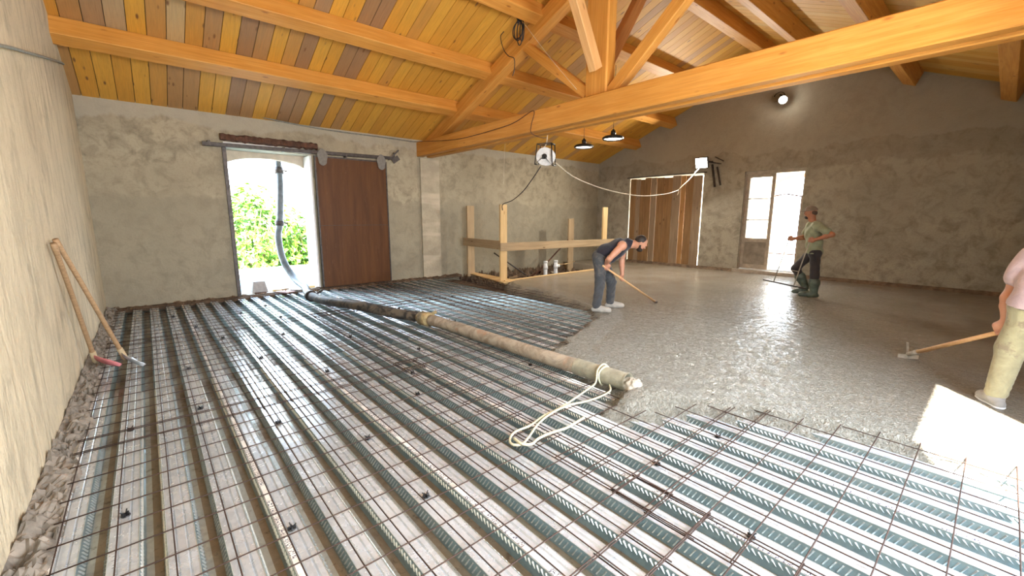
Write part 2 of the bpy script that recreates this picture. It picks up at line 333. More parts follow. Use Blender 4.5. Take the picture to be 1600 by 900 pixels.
# sloping board ceiling: real boards with gaps, one shell
def ceiling():
    t = NT('roof_board'); o = t.pos(); at = t.nd('Attribute', attribute_name='tone').outputs['Color']
    sx = t.xyz(at)[0]
    off = t.nd('CombineXYZ'); t.put(off.inputs[1], t.math('MULTIPLY', sx, 90))
    v = t.nd('VectorMath', operation='ADD'); t.put(v.inputs[0], o); t.put(v.inputs[1], off.outputs[0]); v = v.outputs[0]
    n1 = t.noise(t.mapp(v, (13, .9, .9)), 2, 5, .6, .9); n2 = t.noise(t.mapp(v, (70, 3, 3)), 1.4, 3)
    pale = t.ramp(sx, [(0, (.63, .34, .05)), (.35, (.56, .28, .04)), (.5, (.42, .235, .085)), (.66, (.29, .165, .085)), (.8, (.46, .35, .20)), (1, (.66, .40, .09))])
    c = t.mix(t.ramp(n1, [(.35, 0), (.65, 1)]), pale, t.mix(1, pale, (1.15, 1.1, 1.0), 'MULTIPLY'))
    c = t.mix(t.math('MULTIPLY', t.ramp(n2, [(.45, 0), (.75, 1)]), .30), c, t.mix(1, pale, (.5, .42, .35), 'MULTIPLY'))
    vo = t.nd('TexVoronoi'); t.put(vo.inputs['Vector'], t.mapp(v, (7, 2.2, 2.2))); vo.inputs['Scale'].default_value = 1
    c = t.mix(t.ramp(vo.outputs['Distance'], [(.06, 1), (.14, 0)]), c, (.20, .09, .03))
    t.bump(n1, .3, .008); m = t.set(c, .6)
    vs, fs, tone = [], [], []
    for side in (0, 1):
        y0, y1 = (YF + .15, APEX) if side == 0 else (YB - .15, APEX)
        s = .40 if side == 0 else -.41
        x = XL - .1; r = random.Random(11 + side)
        while x < XR + .1:
            w = .205 + r.uniform(-.006, .006)
            # a lengthwise run is two boards butted somewhere under a purlin
            cuts = [y0, APEX + (1.42 if side == 0 else -1.3) * r.choice((1, 2, 3)), y1]
            for a, b in zip(cuts, cuts[1:]):
                if side == 0: tt = r.choice((0.02, .1, .3, .4, .55, .66, .66, .5, .8) if x < 3.2 else (0, .1, .2, .3, .05, .5, .38, .25))
                else: tt = r.choice((0, 1, .95, .1, .2, .3, 1, .05))
                tt = min(1, max(0, tt + r.uniform(-.04, .04))); g = .004; z_in = .0; b0 = len(vs)
                for zz in (0, .03):
                    for yy in (a, b - (.003 if b > a else -.003)):
                        for xx in (x + g, x + w - g): vs.append((xx, yy, roofz(yy) + zz))
                fs += [tuple(b0 + i for i in q) for q in ((0, 1, 3, 2), (4, 6, 7, 5), (0, 4, 5, 1), (2, 3, 7, 6), (0, 2, 6, 4), (1, 5, 7, 3))]
                tone += [tt] * 6
            x += w
    nb = len(fs)
    # sarking above the boards
    for y0, y1 in ((YF + .5, APEX), (YB - .1, APEX)):
        b0 = len(vs)
        for zz in (.032, .16):
            for yy in (y0, y1):
                for xx in (XL - .5, XR + .55): vs.append((xx, yy, roofz(yy) + zz))
        fs += [tuple(b0 + i for i in q) for q in ((0, 1, 3, 2), (4, 6, 7, 5), (0, 4, 5, 1), (2, 3, 7, 6), (0, 2, 6, 4), (1, 5, 7, 3))]
        tone += [.66] * 6
    o = link_mesh('ceiling', vs, fs, None, mats=[m, M['dark_steel']], mi=[0] * nb + [1] * (len(fs) - nb), loc=(0, 0, 0))
    ca = o.data.color_attributes.new('tone', 'FLOAT_COLOR', 'CORNER'); arr = []
    for p, tt in zip(o.data.polygons, tone): arr += [tt, tt, tt, 1.0] * p.loop_total
    ca.data.foreach_set('color', arr); tag(o, kind='structure')
ceiling()
# ground slab under the deck
mb = MB(); mb.box(XL - .5, 6.2, YB - .3, YF + .1, -.35, -.12); mb.box(6.2, 10.4, YB - .3, 7.5, -.35, -.12); mb.box(10.4, XR + .5, YB - .3, YF + .1, -.35, -.12)
mb.box(6.2, 10.4, 7.5, YF + .1, -.9, -.75)
tag(mb.build('floor', M['soil']), kind='structure')
# pilaster under the truss end, with patched render
t = NT('pilaster_render'); p = t.pos(); zz = t.xyz(p)[2]
c = t.mix(t.ramp(t.noise(p, 5, 5, .6), [(.4, 0), (.7, 1)]), (.38, .335, .25), (.47, .42, .32))
c = t.mix(t.ramp(t.noise(t.mapp(p, (.4, .4, 2.1)), 1.0, 3, .5), [(.52, 0), (.6, 1)]), c, (.56, .50, .39)); t.bump(t.noise(p, 20, 5), .5, .02)
mp = t.set(c, .9)
mb = MB(); mb.box(5.22, 5.74, YF - .045, YF + .02, -.1, 2.95); tag(mb.build('trim_1', mp), kind='structure')
# arched lintel closing the outer side of the far doorway, white reveals
M['limewash'] = plain('limewash', (.80, .80, .79), .8, 0, .08, 8, .4)
M['stone'] = plain('pale_stone', (.58, .50, .40), .9, 0, .15, 6, .5)
pts = [(1.27, 2.82), (1.27, 2.50)] + [(2.0 + .73 * -math.cos(a) , 2.50 + .20 * math.sin(a)) for a in np.linspace(0.05, math.pi - .05, 14)] + [(2.73, 2.50), (2.73, 2.82)]
mb = MB(); mb.prism(pts, 1, 9.92, 10.1); tag(mb.build('trim_2', M['stone']), kind='structure')
mb = MB(); mb.box(2.70, 2.735, 9.47, 10.10, -.02, 2.78); tag(mb.build('trim_3', M['limewash']), kind='structure')
mb = MB(); mb.box(1.22, 2.80, 9.46, 10.2, -.3, .0); mb.box(1.3, 2.7, 9.5, 9.62, .0, .03); tag(mb.build('trim_4', M['slurry']), kind='structure')
mb = MB(); mb.box(1.215, 1.275, 9.46, 9.52, 0, 2.80); tag(mb.build('trim_5', M['dark_steel']), kind='structure')
# ragged iron lintel over the doorway
def lump_bar(name, x0, x1, y0, y1, z0, z1, m, amp, n=60, **k):
    vs, fs = [], []; q = 6
    for i in range(n + 1):
        x = x0 + (x1 - x0) * i / n
        for j in range(q):
            a = 2 * math.pi * (j + .5) / q; e = 1 + amp * (noise.noise((x * 14, j * 3.1, z0)))
            yy = (y0 + y1) / 2 + (y1 - y0) / 2 * max(-1, min(1, 1.25 * math.cos(a))) * e; zc = (z0 + z1) / 2 + (z1 - z0) / 2 * max(-1, min(1, 1.25 * math.sin(a))) * e
            vs.append((x, yy, zc))
    for i in range(n): fs += [(i * q + j, i * q + (j + 1) % q, (i + 1) * q + (j + 1) % q, (i + 1) * q + j) for j in range(q)]
    fs += [tuple(range(q)), tuple(range(n * q, n * q + q))]
    return link_mesh(name, vs, fs, m, **k)
tag(lump_bar('lintel', 1.20, 2.86, 9.40, 9.52, 2.90, 3.03, M['rust'], .55), 'ragged dark rusty lintel above the open far doorway', 'lintel')
mb = MB(); mb.box(1.24, 2.74, 9.462, 9.5, 2.815, 2.89); tag(mb.build('trim_6', M['limewash']), kind='structure')

# ---------------------------------------------------------------- sliding door and its rail on the far wall
M['hanger'] = plain('grey_mortar_plate', (.20, .19, .175), .9, 0, .2)
r = empty('sliding_door', (3.55, 9.42, .04), 'brown plywood sliding door panel beside the open far doorway', 'door')
t = NT('brown_plywood'); o_ = t.obj(); n = t.noise(t.mapp(o_, (6, 6, .5)), 1.6, 5, .6, .4); sc_ = t.noise(t.mapp(o_, (9, 9, 1.4)), 3, 6, .75)
c = t.mix(t.ramp(n, [(.3, 0), (.7, 1)]), (.075, .027, .007), (.125, .048, .012)); c = t.mix(t.math('MULTIPLY', t.ramp(sc_, [(.58, 0), (.7, 1)]), .3), c, (.22, .11, .055))
t.bump(n, .15, .01); M['ply'] = t.set(c, .55, **{'Specular IOR Level': .3})
mb = MB(); mb.box(2.80, 4.30, 9.40, 9.44, .05, 2.76); mb.build('panel', M['ply'], r)
mb = MB(); mb.box(2.79, 4.31, 9.395, 9.445, 2.755, 2.785); mb.box(4.298, 4.325, 9.392, 9.448, .05, 2.78); mb.box(2.775, 2.80, 9.392, 9.448, .05, 2.78); mb.build('edge_trim', M['dark_steel'], r)
mb = MB(); mb.box(2.8, 4.3, 9.396, 9.40, 1.36, 1.368); mb.build('seam', M['dark_steel'], r)
for x in (2.93, 4.20):
    poly = [(x + .10 * math.cos(a) * (1 + .12 * math.sin(5 * a)), 2.76 + .17 * math.sin(a)) for a in np.linspace(0, 2 * math.pi, 18)[:-1]]
    mb = MB(); mb.prism(poly, 1, 9.375, 9.392); mb.build('hanger_plate', M['hanger'], r)
r = empty('door_rail', (2.7, 9.43, 2.82), 'long dark steel rail above the far doorway and sliding door', 'rail')
mb = MB(); mb.bar((.92, 9.40, 2.815), (4.52, 9.40, 2.875), .035, .07, (0, 1, 0), ch=.006); mb.build('bar', M['dark_steel'], r)
mb = MB(); mb.bar((4.38, 9.40, 2.83), (4.62, 9.36, 3.06), .025, .03); mb.bar((4.48, 9.4, 2.8), (4.62, 9.38, 2.9), .03, .11); mb.bar((4.52, 9.42, 2.78), (4.52, 9.38, 3.0), .03, .03); mb.build('bracket', M['dark_steel'], r)
for x in (1.0, 2.2, 3.4): mb = MB(); mb.box(x, x + .04, 9.38, 9.5, 2.80, 2.88); mb.build('wall_fixing', M['dark_steel'], r)

# ---------------------------------------------------------------- gable: plank gate and glazed door
r = empty('plank_gate', (12.3, 7.0, .03), 'closed double gate of dark vertical planks in the gable wall, daylight in its gaps', 'gate')
ys = [5.815, 6.07, 6.30, 6.46, 6.72, 7.0, 7.24, 7.45, 7.66, 7.82, 7.98, 8.185]
for i, (a, b) in enumerate(zip(ys, ys[1:])):
    m_ = M[['gate_grey', 'gate_wood', 'gate_red', 'gate_grey', 'gate_wood', 'gate_wood', 'gate_grey', 'gate_wood', 'gate_wood', 'gate_grey', 'gate_wood'][i]]
    timber('plank', (12.222, (a + b) / 2 - .0, .07 + .01 * (i % 3)), (12.222, (a + b) / 2, 2.735 + .012 * (i % 4)), b - a - (.020 if i in (2, 6) else .005), .03, (0, 1, 0), m_, r, .003)
for z in (.45, 2.3): mb = MB(); mb.box(12.24, 12.275, 5.83, 6.42, z, z + .14); mb.build('ledge', M['gate_wood'], r); mb = MB(); mb.box(12.24, 12.275, 7.30, 8.17, z, z + .14); mb.build('ledge', M['gate_wood'], r)
mb = MB(); mb.box(12.16, 12.24, 5.70, 8.30, 2.79, 2.82); mb.build('head_rail', M['dark_steel'], r)
# glazed leaf and frame
M['old_frame'] = plain('weathered_frame', (.42, .36, .29), .75, 0, .2, 10, .4)
t = NT('window_glass'); M['glass'] = t.set((.95, .97, 1), .02, 0, **{'Transmission Weight': 1.0, 'IOR': 1.05})
r = empty('glazed_door', (12.32, 4.0, .17), 'half-open glazed door leaf with three panes and a solid lower panel', 'door')
mb = MB()
for y0, y1 in ((4.58, 4.66), (3.97, 4.05)): mb.box(12.30, 12.345, y0, y1, .18, 2.66)
for z0, z1 in ((2.58, 2.66), (2.02, 2.045), (1.47, 1.495), (.90, 1.0), (.18, .30)): mb.box(12.302, 12.343, 4.05, 4.58, z0, z1)
lf = mb.build('leaf_frame', M['old_frame'], r)
mb = MB(); mb.box(12.312, 12.335, 4.05, 4.58, .30, .90); mb.build('lower_panel', plain('grimy_panel', (.28, .245, .20), .8, 0, .3, 5), r)
for z0, z1 in ((2.045, 2.58), (1.495, 2.02), (1.0, 1.47)):
    mb = MB(); mb.box(12.320, 12.326, 4.05, 4.58, z0, z1); mb.build('pane', M['glass'], lf)
mb = MB(); mb.box(12.26, 12.36, 4.66, 4.72, .16, 2.74); mb.box(12.26, 12.36, 3.28, 3.34, .16, 2.74); mb.box(12.26, 12.36, 3.34, 4.66, 2.66, 2.75); mb.box(12.12, 12.75, 3.2, 4.78, .0, .16); tag(mb.build('door_1', M['old_frame']), kind='structure')

# ---------------------------------------------------------------- roof timbers
nA = Vector((0, -.371, -.928)); nB = Vector((0, .379, -.925)); tA = Vector((0, .928, -.371)); tB = Vector((0, -.925, -.379))
PUR = [('lowest purlin on the far roof slope, above the brown sliding door', 7.955, 3.984, nA, tA, .22, .25),
       ('middle purlin on the far roof slope, crossing above the truss strut', 6.78, 4.454, nA, tA, .22, .25),
       ('upper purlin on the far roof slope, with the black cable bundle beside it', 5.42, 5.0, nA, tA, .22, .25)]
def purlin(label, y, z, n, tdir, w, h, x0=XL, x1=XR):
    # (y, z): the ridge-side edge where the purlin meets the boards
    c = Vector((0, y, z)) + n * (h / 2 - .0) + (tdir if n is not None else Vector()) * (w / 2)
    o = timber('purlin', (x0, c.y, c.z - .004), (x1, c.y, c.z - .004), w, h, tdir, M['beam'])
    return tag(o, label, 'roof beam', 'purlins')
for lb, y, z, n, td, w, h in PUR: purlin(lb, y, z, n, td, w, h)
c_ = timber('ridge_beam', (XL, 4.11, 5.36), (XR, 4.11, 5.36), .22, .28, (0, 1, 0), M['beam']); tag(c_, 'ridge beam at the top of the roof, above the king post', 'roof beam', 'purlins')
for lb, y in (('first purlin on the near roof slope below the ridge beam', 2.84), ('second purlin on the near roof slope, meeting the gable behind the tie beam', 1.46), ('lowest purlin visible on the near slope, ending in the dark top right gable corner', .05)):
    p0 = Vector((0, y, roofz(y))); c = p0 + nB * .135 - tB * (-.0)
    td = -tB  # towards the ridge
    c = p0 + nB * .135 + td * .11
    tag(timber('purlin', (XL, c.y, c.z - .004), (XR, c.y, c.z - .004), .22, .27, tB, M['beam']), lb, 'roof beam', 'purlins')
r = empty('roof_truss', (5.36, 4.1, 2.98), 'large orange timber roof truss with double tie beam and king post', 'roof truss')
for x, s in ((5.235, 0), (5.505, 1)):
    timber('tie_beam', (x, YB, 3.145), (x, YF + .15, 3.145), .155, .33, (1, 0, 0), M['beam'], r, .012)
for y in (7.9, 5.2, 2.6, .9): timber('spacer_block', (5.36, y, 3.12), (5.36, y + .35, 3.12), .114, .2, (1, 0, 0), M['beam_dark'], r)
timber('king_post', (5.36, 4.22, 3.05), (5.36, 4.22, 5.22), .20, .40, (1, 0, 0), M['beam'], r, .02)
timber('rafter', (5.36, 9.30, 3.19), (5.36, 4.32, 5.14), .21, .27, (1, 0, 0), M['beam'], r, .012)
timber('rafter', (5.36, -1.05, 3.19), (5.36, 3.90, 5.16), .21, .27, (1, 0, 0), M['beam'], r, .012)
timber('strut', (5.36, 4.42, 3.40), (5.36, 5.80, 4.45), .14, .16, (1, 0, 0), M['beam'], r)
timber('strut', (5.36, 4.02, 3.30), (5.36, 2.66, 4.47), .15, .17, (1, 0, 0), M['beam'], r)
timber('brace', (5.20, 4.17, 3.66), (4.26, 4.17, 5.25), .13, .17, (0, 1, 0), M['beam_pale'], r)
timber('brace', (5.46, 4.17, 3.80), (6.46, 4.17, 5.24), .13, .17, (0, 1, 0), M['beam_dark'], r)

# ---------------------------------------------------------------- steel deck sheets
P_ = .2115; HZ = -.062
def deck_sheet(i, x0, label):
    r = empty('steel_deck_sheet', (x0 + .42, 4.1, 0), label, 'metal decking', 'ribbed metal decking sheets')
    mb = MB(); ya, yb = YB + .02, 9.42; brown_edge = i <= 2; m_k = True
    prof = []
    for k in range(4):
        f0 = x0 + k * P_
        prof += [(f0, 0, 0), (f0 + .028, 0, 0), (f0 + .034, -.006, 0), (f0 + .040, 0, 0), (f0 + .070, 0, 0), (f0 + .076, -.006, 0), (f0 + .082, 0, 0), (f0 + .110, 0, 0), (f0 + .130, HZ, 1), (f0 + .158, HZ + .0, 1), (f0 + .1925, HZ, 1)]
    prof += [(x0 + 4 * P_, 0, 0)]
    for (xa, za, ma), (xb, zb, m2) in zip(prof, prof[1:]):
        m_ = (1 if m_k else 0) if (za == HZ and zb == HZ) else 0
        if za == HZ and zb == HZ and brown_edge and m2 == 1 and abs(xb - x0 - .1925 - int((xa - x0) / P_) * P_) < 1e-6: m_ = 2
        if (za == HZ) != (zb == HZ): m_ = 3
        mb.add([(xa, ya, za), (xb, ya, zb), (xb, yb, zb), (xa, yb, za)], [(0, 1, 2, 3)], m_)
    mb.build('ribbed_sheet', [M['galv'], M['galv_low'], M['galv_brown'], M['galv_web']], r, loc=(x0, 0, 0))
    # embossed ridges on the sloping webs
    eb = MB()
    for k in range(4):
        for side in (0, 1):
            if side == 0: xa, za, xb, zb = x0 + k * P_ + .110, 0, x0 + k * P_ + .130, HZ
            else: xa, za, xb, zb = x0 + (k + 1) * P_, 0, x0 + k * P_ + .1925, HZ
            n = Vector((-(zb - za), 0, xb - xa)); n.normalize()
            if n.z < 0: n = -n
            sl = (.020 if k % 2 == 0 else -.020); yend = 4.9 if x0 < 3 else 3.0; y = -1.0
            short = (k % 2 == 1)
            while y < yend:
                q = lambda s, yy, o: (xa + (xb - xa) * s + n.x * o, yy, za + (zb - za) * s + n.z * o)
                s0, s1 = (.18, .82) if not short else (.12, .5)
                w = .0042
                eb.add([q(s0, y - w, .0005), q(s0, y + w, .0005), q(s1, y + sl + w, .0005), q(s1, y + sl - w, .0005), q(s0 + .06, y, .0065), q(s1 - .06, y + sl, .0065)],
                       [(0, 1, 4), (1, 2, 5, 4), (2, 3, 5), (3, 0, 4, 5)])
                y += .0285
    for k in range(4):
        for xe in (x0 + k * P_ + .1085, x0 + (k + 1) * P_ - .0005): eb.tube([(xe, ya, .0005), (xe, yb, .0005)], .0018, 5)
    eb.build('embossed_ribs', M['galv_rib'], r, loc=(x0, 0, 0))
    st = MB(); st.box(x0 + .004, x0 + .030, ya, yb, .0008, .0022); st.build('printed_strip', M['strip'], r, loc=(x0, 0, .0008))
words = ['along the left wall', 'with the first white printed strip from the left wall', 'with the second white printed strip from the left wall', 'under the pump pipe outlet and rope']
x0 = .342 - .846 + .0; n_sheet = 0
mb = MB(); mb.box(XL - .05, x0, YB, 9.45, -.01, 0); tag(mb.build('trim_7', M['slurry']), kind='structure')
LS = ['ribbed galvanised deck sheet running along the left wall, next to the rubble',
      'ribbed galvanised deck sheet with the leftmost printed strip in the photo',
      'ribbed galvanised deck sheet whose printed strip passes left of the rope loops',
      'ribbed galvanised deck sheet passing directly under the rope and the pipe outlet',
      'ribbed galvanised deck sheet emerging from the wet concrete edge, right of the pipe outlet',
      'ribbed galvanised deck sheet in the far patch left of the bending worker',
      'ribbed galvanised deck sheet nearest the wooden guard rail post']
for i in range(7): deck_sheet(i, x0 + i * .846, LS[i])

# ---------------------------------------------------------------- rebar mesh sheets and spacers
def mesh_sheet(xa, xb, ya, yb, z, label, rot=0.0, seed=0):
    mb = MB(); rr = random.Random(seed); r = .0042; pit_ = .2073; r = .0034
    nx, ny = int(round((xb - xa) / pit_)), int(round((yb - ya) / pit_))
    cx, cy = (xa + xb) / 2, (ya + yb) / 2; ca, sa = math.cos(rot), math.sin(rot)
    def T(x, y, dz):
        u, v = x - cx, y - cy; X, Y = cx + u * ca - v * sa, cy + u * sa + v * ca
        return (X, Y, z + dz + .006 * noise.noise((X * 1.3, Y * 1.3, seed)))
    for i in range(nx + 1):
        x = xa + i * pit_; L = ny * pit_; k = max(6, int(L / .4))
        mb.tube([T(x + rr.uniform(-.002, .002), ya - .03 + (L + .06) * j / k, 0) for j in range(k + 1)], r, 5)
    for i in range(ny + 1):
        y = ya + i * pit_; L = nx * pit_; k = max(6, int(L / .4))
        mb.tube([T(xa - .03 + (L + .06) * j / k, y + rr.uniform(-.002, .002), .0078) for j in range(k + 1)], r, 5)
    return tag(mb.build('rebar_mesh', M['rebar'], smooth=True), label, 'rebar mesh', 'rusty rebar mesh sheets')
PX = .2073
SH = [(-.466, 12, -1.06, 10, .030, 'rusty rebar mesh sheet at the bottom left corner, against the rubble strip', 0),
      (-.466, 12, .806, 15, .041, 'rusty rebar mesh sheet along the left wall, just nearer than the shovels', .002),
      (-.466, 12, 3.71, 15, .030, 'rusty rebar mesh sheet in the far left corner in front of the open doorway', -.003),
      (-.466, 12, 6.62, 13, .041, 'rusty rebar mesh sheet below the far doorway and the start of the hose', .004),
      (1.815, 12, -1.06, 11, .052, 'rusty rebar mesh sheet at the bottom right corner, sticking out of the concrete edge', 0),
      (1.83, 12, 1.035, 14, .050, 'rusty rebar mesh sheet under the rope and the pale pump pipe', -.004),
      (1.80, 12, 3.72, 15, .052, 'rusty rebar mesh sheet beneath the black rubber hose', .003),
      (1.815, 11, 6.66, 13, .050, 'rusty rebar mesh sheet in front of the brown sliding door', 0),
      (3.93, 9, 3.30, 14, .030, 'rusty rebar mesh sheet just left of the bending worker', .002),
      (3.92, 10, 6.0, 16, .032, 'rusty rebar mesh sheet beside the wooden guard rail', -.003)]
for k, (x, nx, y, ny, z, lb, ro) in enumerate(SH): mesh_sheet(x, x + nx * PX, y, y + ny * PX, z, lb, ro, k)
SPC = [(1.02, 1.93), (.40, 2.15), (-.26, 2.82), (.62, 3.42), (1.10, 2.75), (2.06, .62), (2.27, 1.25), (.2, 4.1), (1.2, 4.3), (.1, 5.3), (.62, 6.4), (1.3, 6.1), (.3, 7.3), (.95, 7.9), (-.26, 4.0),
       (1.9, 3.7), (2.3, 4.35), (2.95, 3.1), (3.4, 5.2), (3.9, 6.2), (4.5, 6.9), (1.4, 8.3), (1.85, 5.4), (2.9, 1.15), (1.62, 3.2), (3.1, 6.6), (4.7, 5.6), (.8, 5.2), (.15, 8.3), (1.5, 7.2)]
sp0 = None
def spacer(x, y):
    global sp0
    z = .0
    if sp0 is None:
        mb = MB()
        for a in (0, math.pi / 2): mb.bar((-.026 * math.cos(a), -.026 * math.sin(a), .011), (.026 * math.cos(a), .026 * math.sin(a), .011), .008, .022)
        mb.tube([(.024 * math.cos(t), .024 * math.sin(t), .004) for t in np.linspace(0, 2 * math.pi, 11)[:-1]], .004, 5, closed=True)
        for t in (0.3, 2.4, 4.4): mb.bar((.01 * math.cos(t), .01 * math.sin(t), .02), (.028 * math.cos(t), .028 * math.sin(t), .036), .006, .006)
        sp0 = mb.build('rebar_spacer', M['black'], loc=(0, 0, 0)); o = sp0
    else: o = sp0.copy(); COL.objects.link(o)
    k = round((x - (x0 + .055)) / P_); o.location = (x0 + .055 + k * P_, y, z); o.rotation_euler = (0, 0, random.uniform(0, 3)); o.scale = (.75, .75, .8)
    return tag(o, 'small black plastic spacer holding the rebar mesh off the deck', 'rebar spacer', 'black rebar spacers')
ORD = ['nearest the camera', 'second', 'third', 'fourth', 'fifth', 'sixth', 'seventh', 'eighth', 'ninth', 'tenth', 'eleventh', 'twelfth']
LANES = ['along the left wall', 'in the second lane from the left wall', 'in the third lane from the left wall', 'in the fourth lane from the left wall', 'in the fifth lane from the left wall', 'in the sixth lane from the left wall', 'in the seventh lane from the left wall']
_ln = {}
for x, y in sorted(SPC, key=lambda q: q[1]): _ln.setdefault(int((x - x0) // .846), []).append((x, y))
for ln in sorted(_ln):
    for k_, (x, y) in enumerate(_ln[ln]):
        o = spacer(x, y); o['label'] = 'black rebar spacer ' + LANES[ln] + ', ' + (ORD[0] if k_ == 0 else ORD[k_] + ' from the camera')

# ---------------------------------------------------------------- wet concrete
BND = [(6.2, 7.45), (5.93, 6.87), (5.86, 5.81), (5.45, 4.56), (5.1, 4.05), (4.53, 3.79), (3.71, 3.44), (3.26, 3.20), (3.12, 2.69), (2.95, 2.1), (2.62, 1.98), (2.66, 1.66), (3.12, 1.38), (3.38, .98), (3.54, .62), (3.60, .35), (3.62, .05), (3.70, -.26), (3.8, -1.25)]
def concrete():
    xs = np.concatenate([np.arange(2.3, 6.2, .03), np.arange(6.2, XR + .04, .06)]); ys = np.concatenate([np.arange(YB, 4.8, .03), np.arange(4.8, 9.52, .06)])
    X, Y = np.meshgrid(xs, ys, indexing='ij')
    B = np.array(spline([(x, y, 0) for x, y in BND], 5))[:, :2]
    # signed distance to the pour's edge
    d = np.full(X.shape, 1e9); inside = np.zeros(X.shape, bool)
    poly = np.vstack([B, [[XR + 1, -1.25], [XR + 1, 9.6], [10.4, 9.6], [10.4, 7.45]]])
    for i in range(len(B) - 1):
        a, b = B[i], B[i + 1]; ab = b - a; L = ab @ ab + 1e-12
        t = np.clip(((X - a[0]) * ab[0] + (Y - a[1]) * ab[1]) / L, 0, 1)
        d = np.minimum(d, np.hypot(X - a[0] - t * ab[0], Y - a[1] - t * ab[1]))
    for i in range(len(poly)):
        a, b = poly[i], poly[(i + 1) % len(poly)]
        c = ((a[1] > Y) != (b[1] > Y)) & (X < (b[0] - a[0]) * (Y - a[1]) / (b[1] - a[1] + 1e-12) + a[0]); inside ^= c
    sd = np.where(inside, d, -d)
    Z = np.zeros(X.shape); LU = np.zeros(X.shape)
    for i in range(X.shape[0]):
        for j in range(X.shape[1]):
            if sd[i, j] < -.25: Z[i, j] = -.3; continue
            x, y = X[i, j], Y[i, j]
            e = sd[i, j] + .10 * noise.noise((x * 3.1, y * 3.1, 1)) + .035 * noise.noise((x * 14, y * 14, 2))
            top = .072 + .010 * noise.noise((x * .9, y * .9, 5))
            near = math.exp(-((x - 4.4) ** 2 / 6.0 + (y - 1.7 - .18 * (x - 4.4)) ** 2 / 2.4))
            far_ = .45 * math.exp(-((x - 8.5) ** 2 / 14 + (y - 2.6) ** 2 / 5))
            lump = .010 * noise.noise((x * 9, y * 9, 3)) + .006 * noise.noise((x * 24, y * 24, 4))
            pile = .075 * math.exp(-((x - 3.0) ** 2 / .10 + (y - 1.72) ** 2 / .055))
            top += lump * (.25 + 1.1 * near) + pile + .02 * pile * 10 * noise.noise((x * 30, y * 30, 8))
            tt = min(1, max(0, (e + .02) / .30)); k = tt * tt * (3 - 2 * tt)
            low = -.075 if y < 4 or True else 0
            Z[i, j] = low + (top - low) * min(1, .35 * (e > -.02) + k * 1.0) if e > -.03 else -.3
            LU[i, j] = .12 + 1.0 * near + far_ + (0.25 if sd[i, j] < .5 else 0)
    nx, ny = X.shape; vs = np.stack([X, Y, Z], -1).reshape(-1, 3)
    keep = (Z > -.2)
    fs = []
    for i in range(nx - 1):
        for j in range(ny - 1):
            if keep[i, j] or keep[i + 1, j] or keep[i + 1, j + 1] or keep[i, j + 1]:
                fs.append((i * ny + j, (i + 1) * ny + j, (i + 1) * ny + j + 1, i * ny + j + 1))
    used = np.unique(np.array(fs)); mp_ = -np.ones(len(vs), int); mp_[used] = np.arange(len(used))
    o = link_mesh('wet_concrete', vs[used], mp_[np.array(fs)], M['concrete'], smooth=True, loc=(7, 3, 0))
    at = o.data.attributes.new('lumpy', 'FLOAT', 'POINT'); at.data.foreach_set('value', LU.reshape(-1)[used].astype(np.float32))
    tag(o, 'freshly poured wet grey concrete spreading over the deck to the gable wall', 'wet concrete', kind='stuff')
concrete()

# ---------------------------------------------------------------- rubble and dirt strips, stair pit
def strip_field(name, P0, P1, width, h, m, label, cat, side, amp=.05, seed=3, base=0., n=None):
    P0, P1 = Vector(P0), Vector(P1); L = (P1 - P0).length; d = (P1 - P0) / L; nrm = Vector(side)
    n = n or int(L / .018); k = max(8, int(width / .014)); vs, fs = [], []
    for i in range(n + 1):
        for j in range(k + 1):
            u = j / k; p = P0 + d * (L * i / n); wv = width * (1 + .45 * noise.noise((p.x * 2.3 + p.y * 2.3, 7, seed)))
            q = p + nrm * (u * wv)
            hh = h * (1 - u) ** .7 + amp * noise.noise((q.x * 11, q.y * 11, seed)) * (1 - u ** 3) + amp * .8 * abs(noise.noise((q.x * 26, q.y * 26, seed))) + amp * .4 * noise.noise((q.x * 60, q.y * 60, seed))
            vs.append((q.x, q.y, base + (hh if 0 < j < k else (-.02 if j == k else h))))
    for i in range(n):
        for j in range(k): fs.append((i * (k + 1) + j, (i + 1) * (k + 1) + j, (i + 1) * (k + 1) + j + 1, i * (k + 1) + j + 1))
    return tag(link_mesh(name, vs, fs, m, smooth=False), label, cat, kind='stuff')
strip_field('mortar_rubble', (XL, .2, 0), (XL, 9.4, 0), .15, .05, M['rubble'], 'lumpy grey mortar rubble along the foot of the left wall', 'rubble', (1, 0, 0), .07)
strip_field('dirt', (XL, 9.5, 0), (6.3, 9.5, 0), .16, .035, M['soil'], 'dark dirt along the foot of the far wall', 'dirt', (0, -1, 0), .035, 5)
strip_field('dirt', (12.2, 8.2, 0), (12.2, -1.1, 0), .10, .12, M['soil'], 'low dark ridge along the foot of the gable wall', 'dirt', (-1, 0, 0), .03, 8, .03, 160)  # low dark ridge against the gable base
strip_field('pit_debris', (6.3, 9.5, 0), (10.3, 9.5, 0), 1.9, .30, M['soil'], 'dark broken rubble in the stair opening behind the guard rail', 'rubble', (0, -1, 0), .22, 9, -.42, 110)

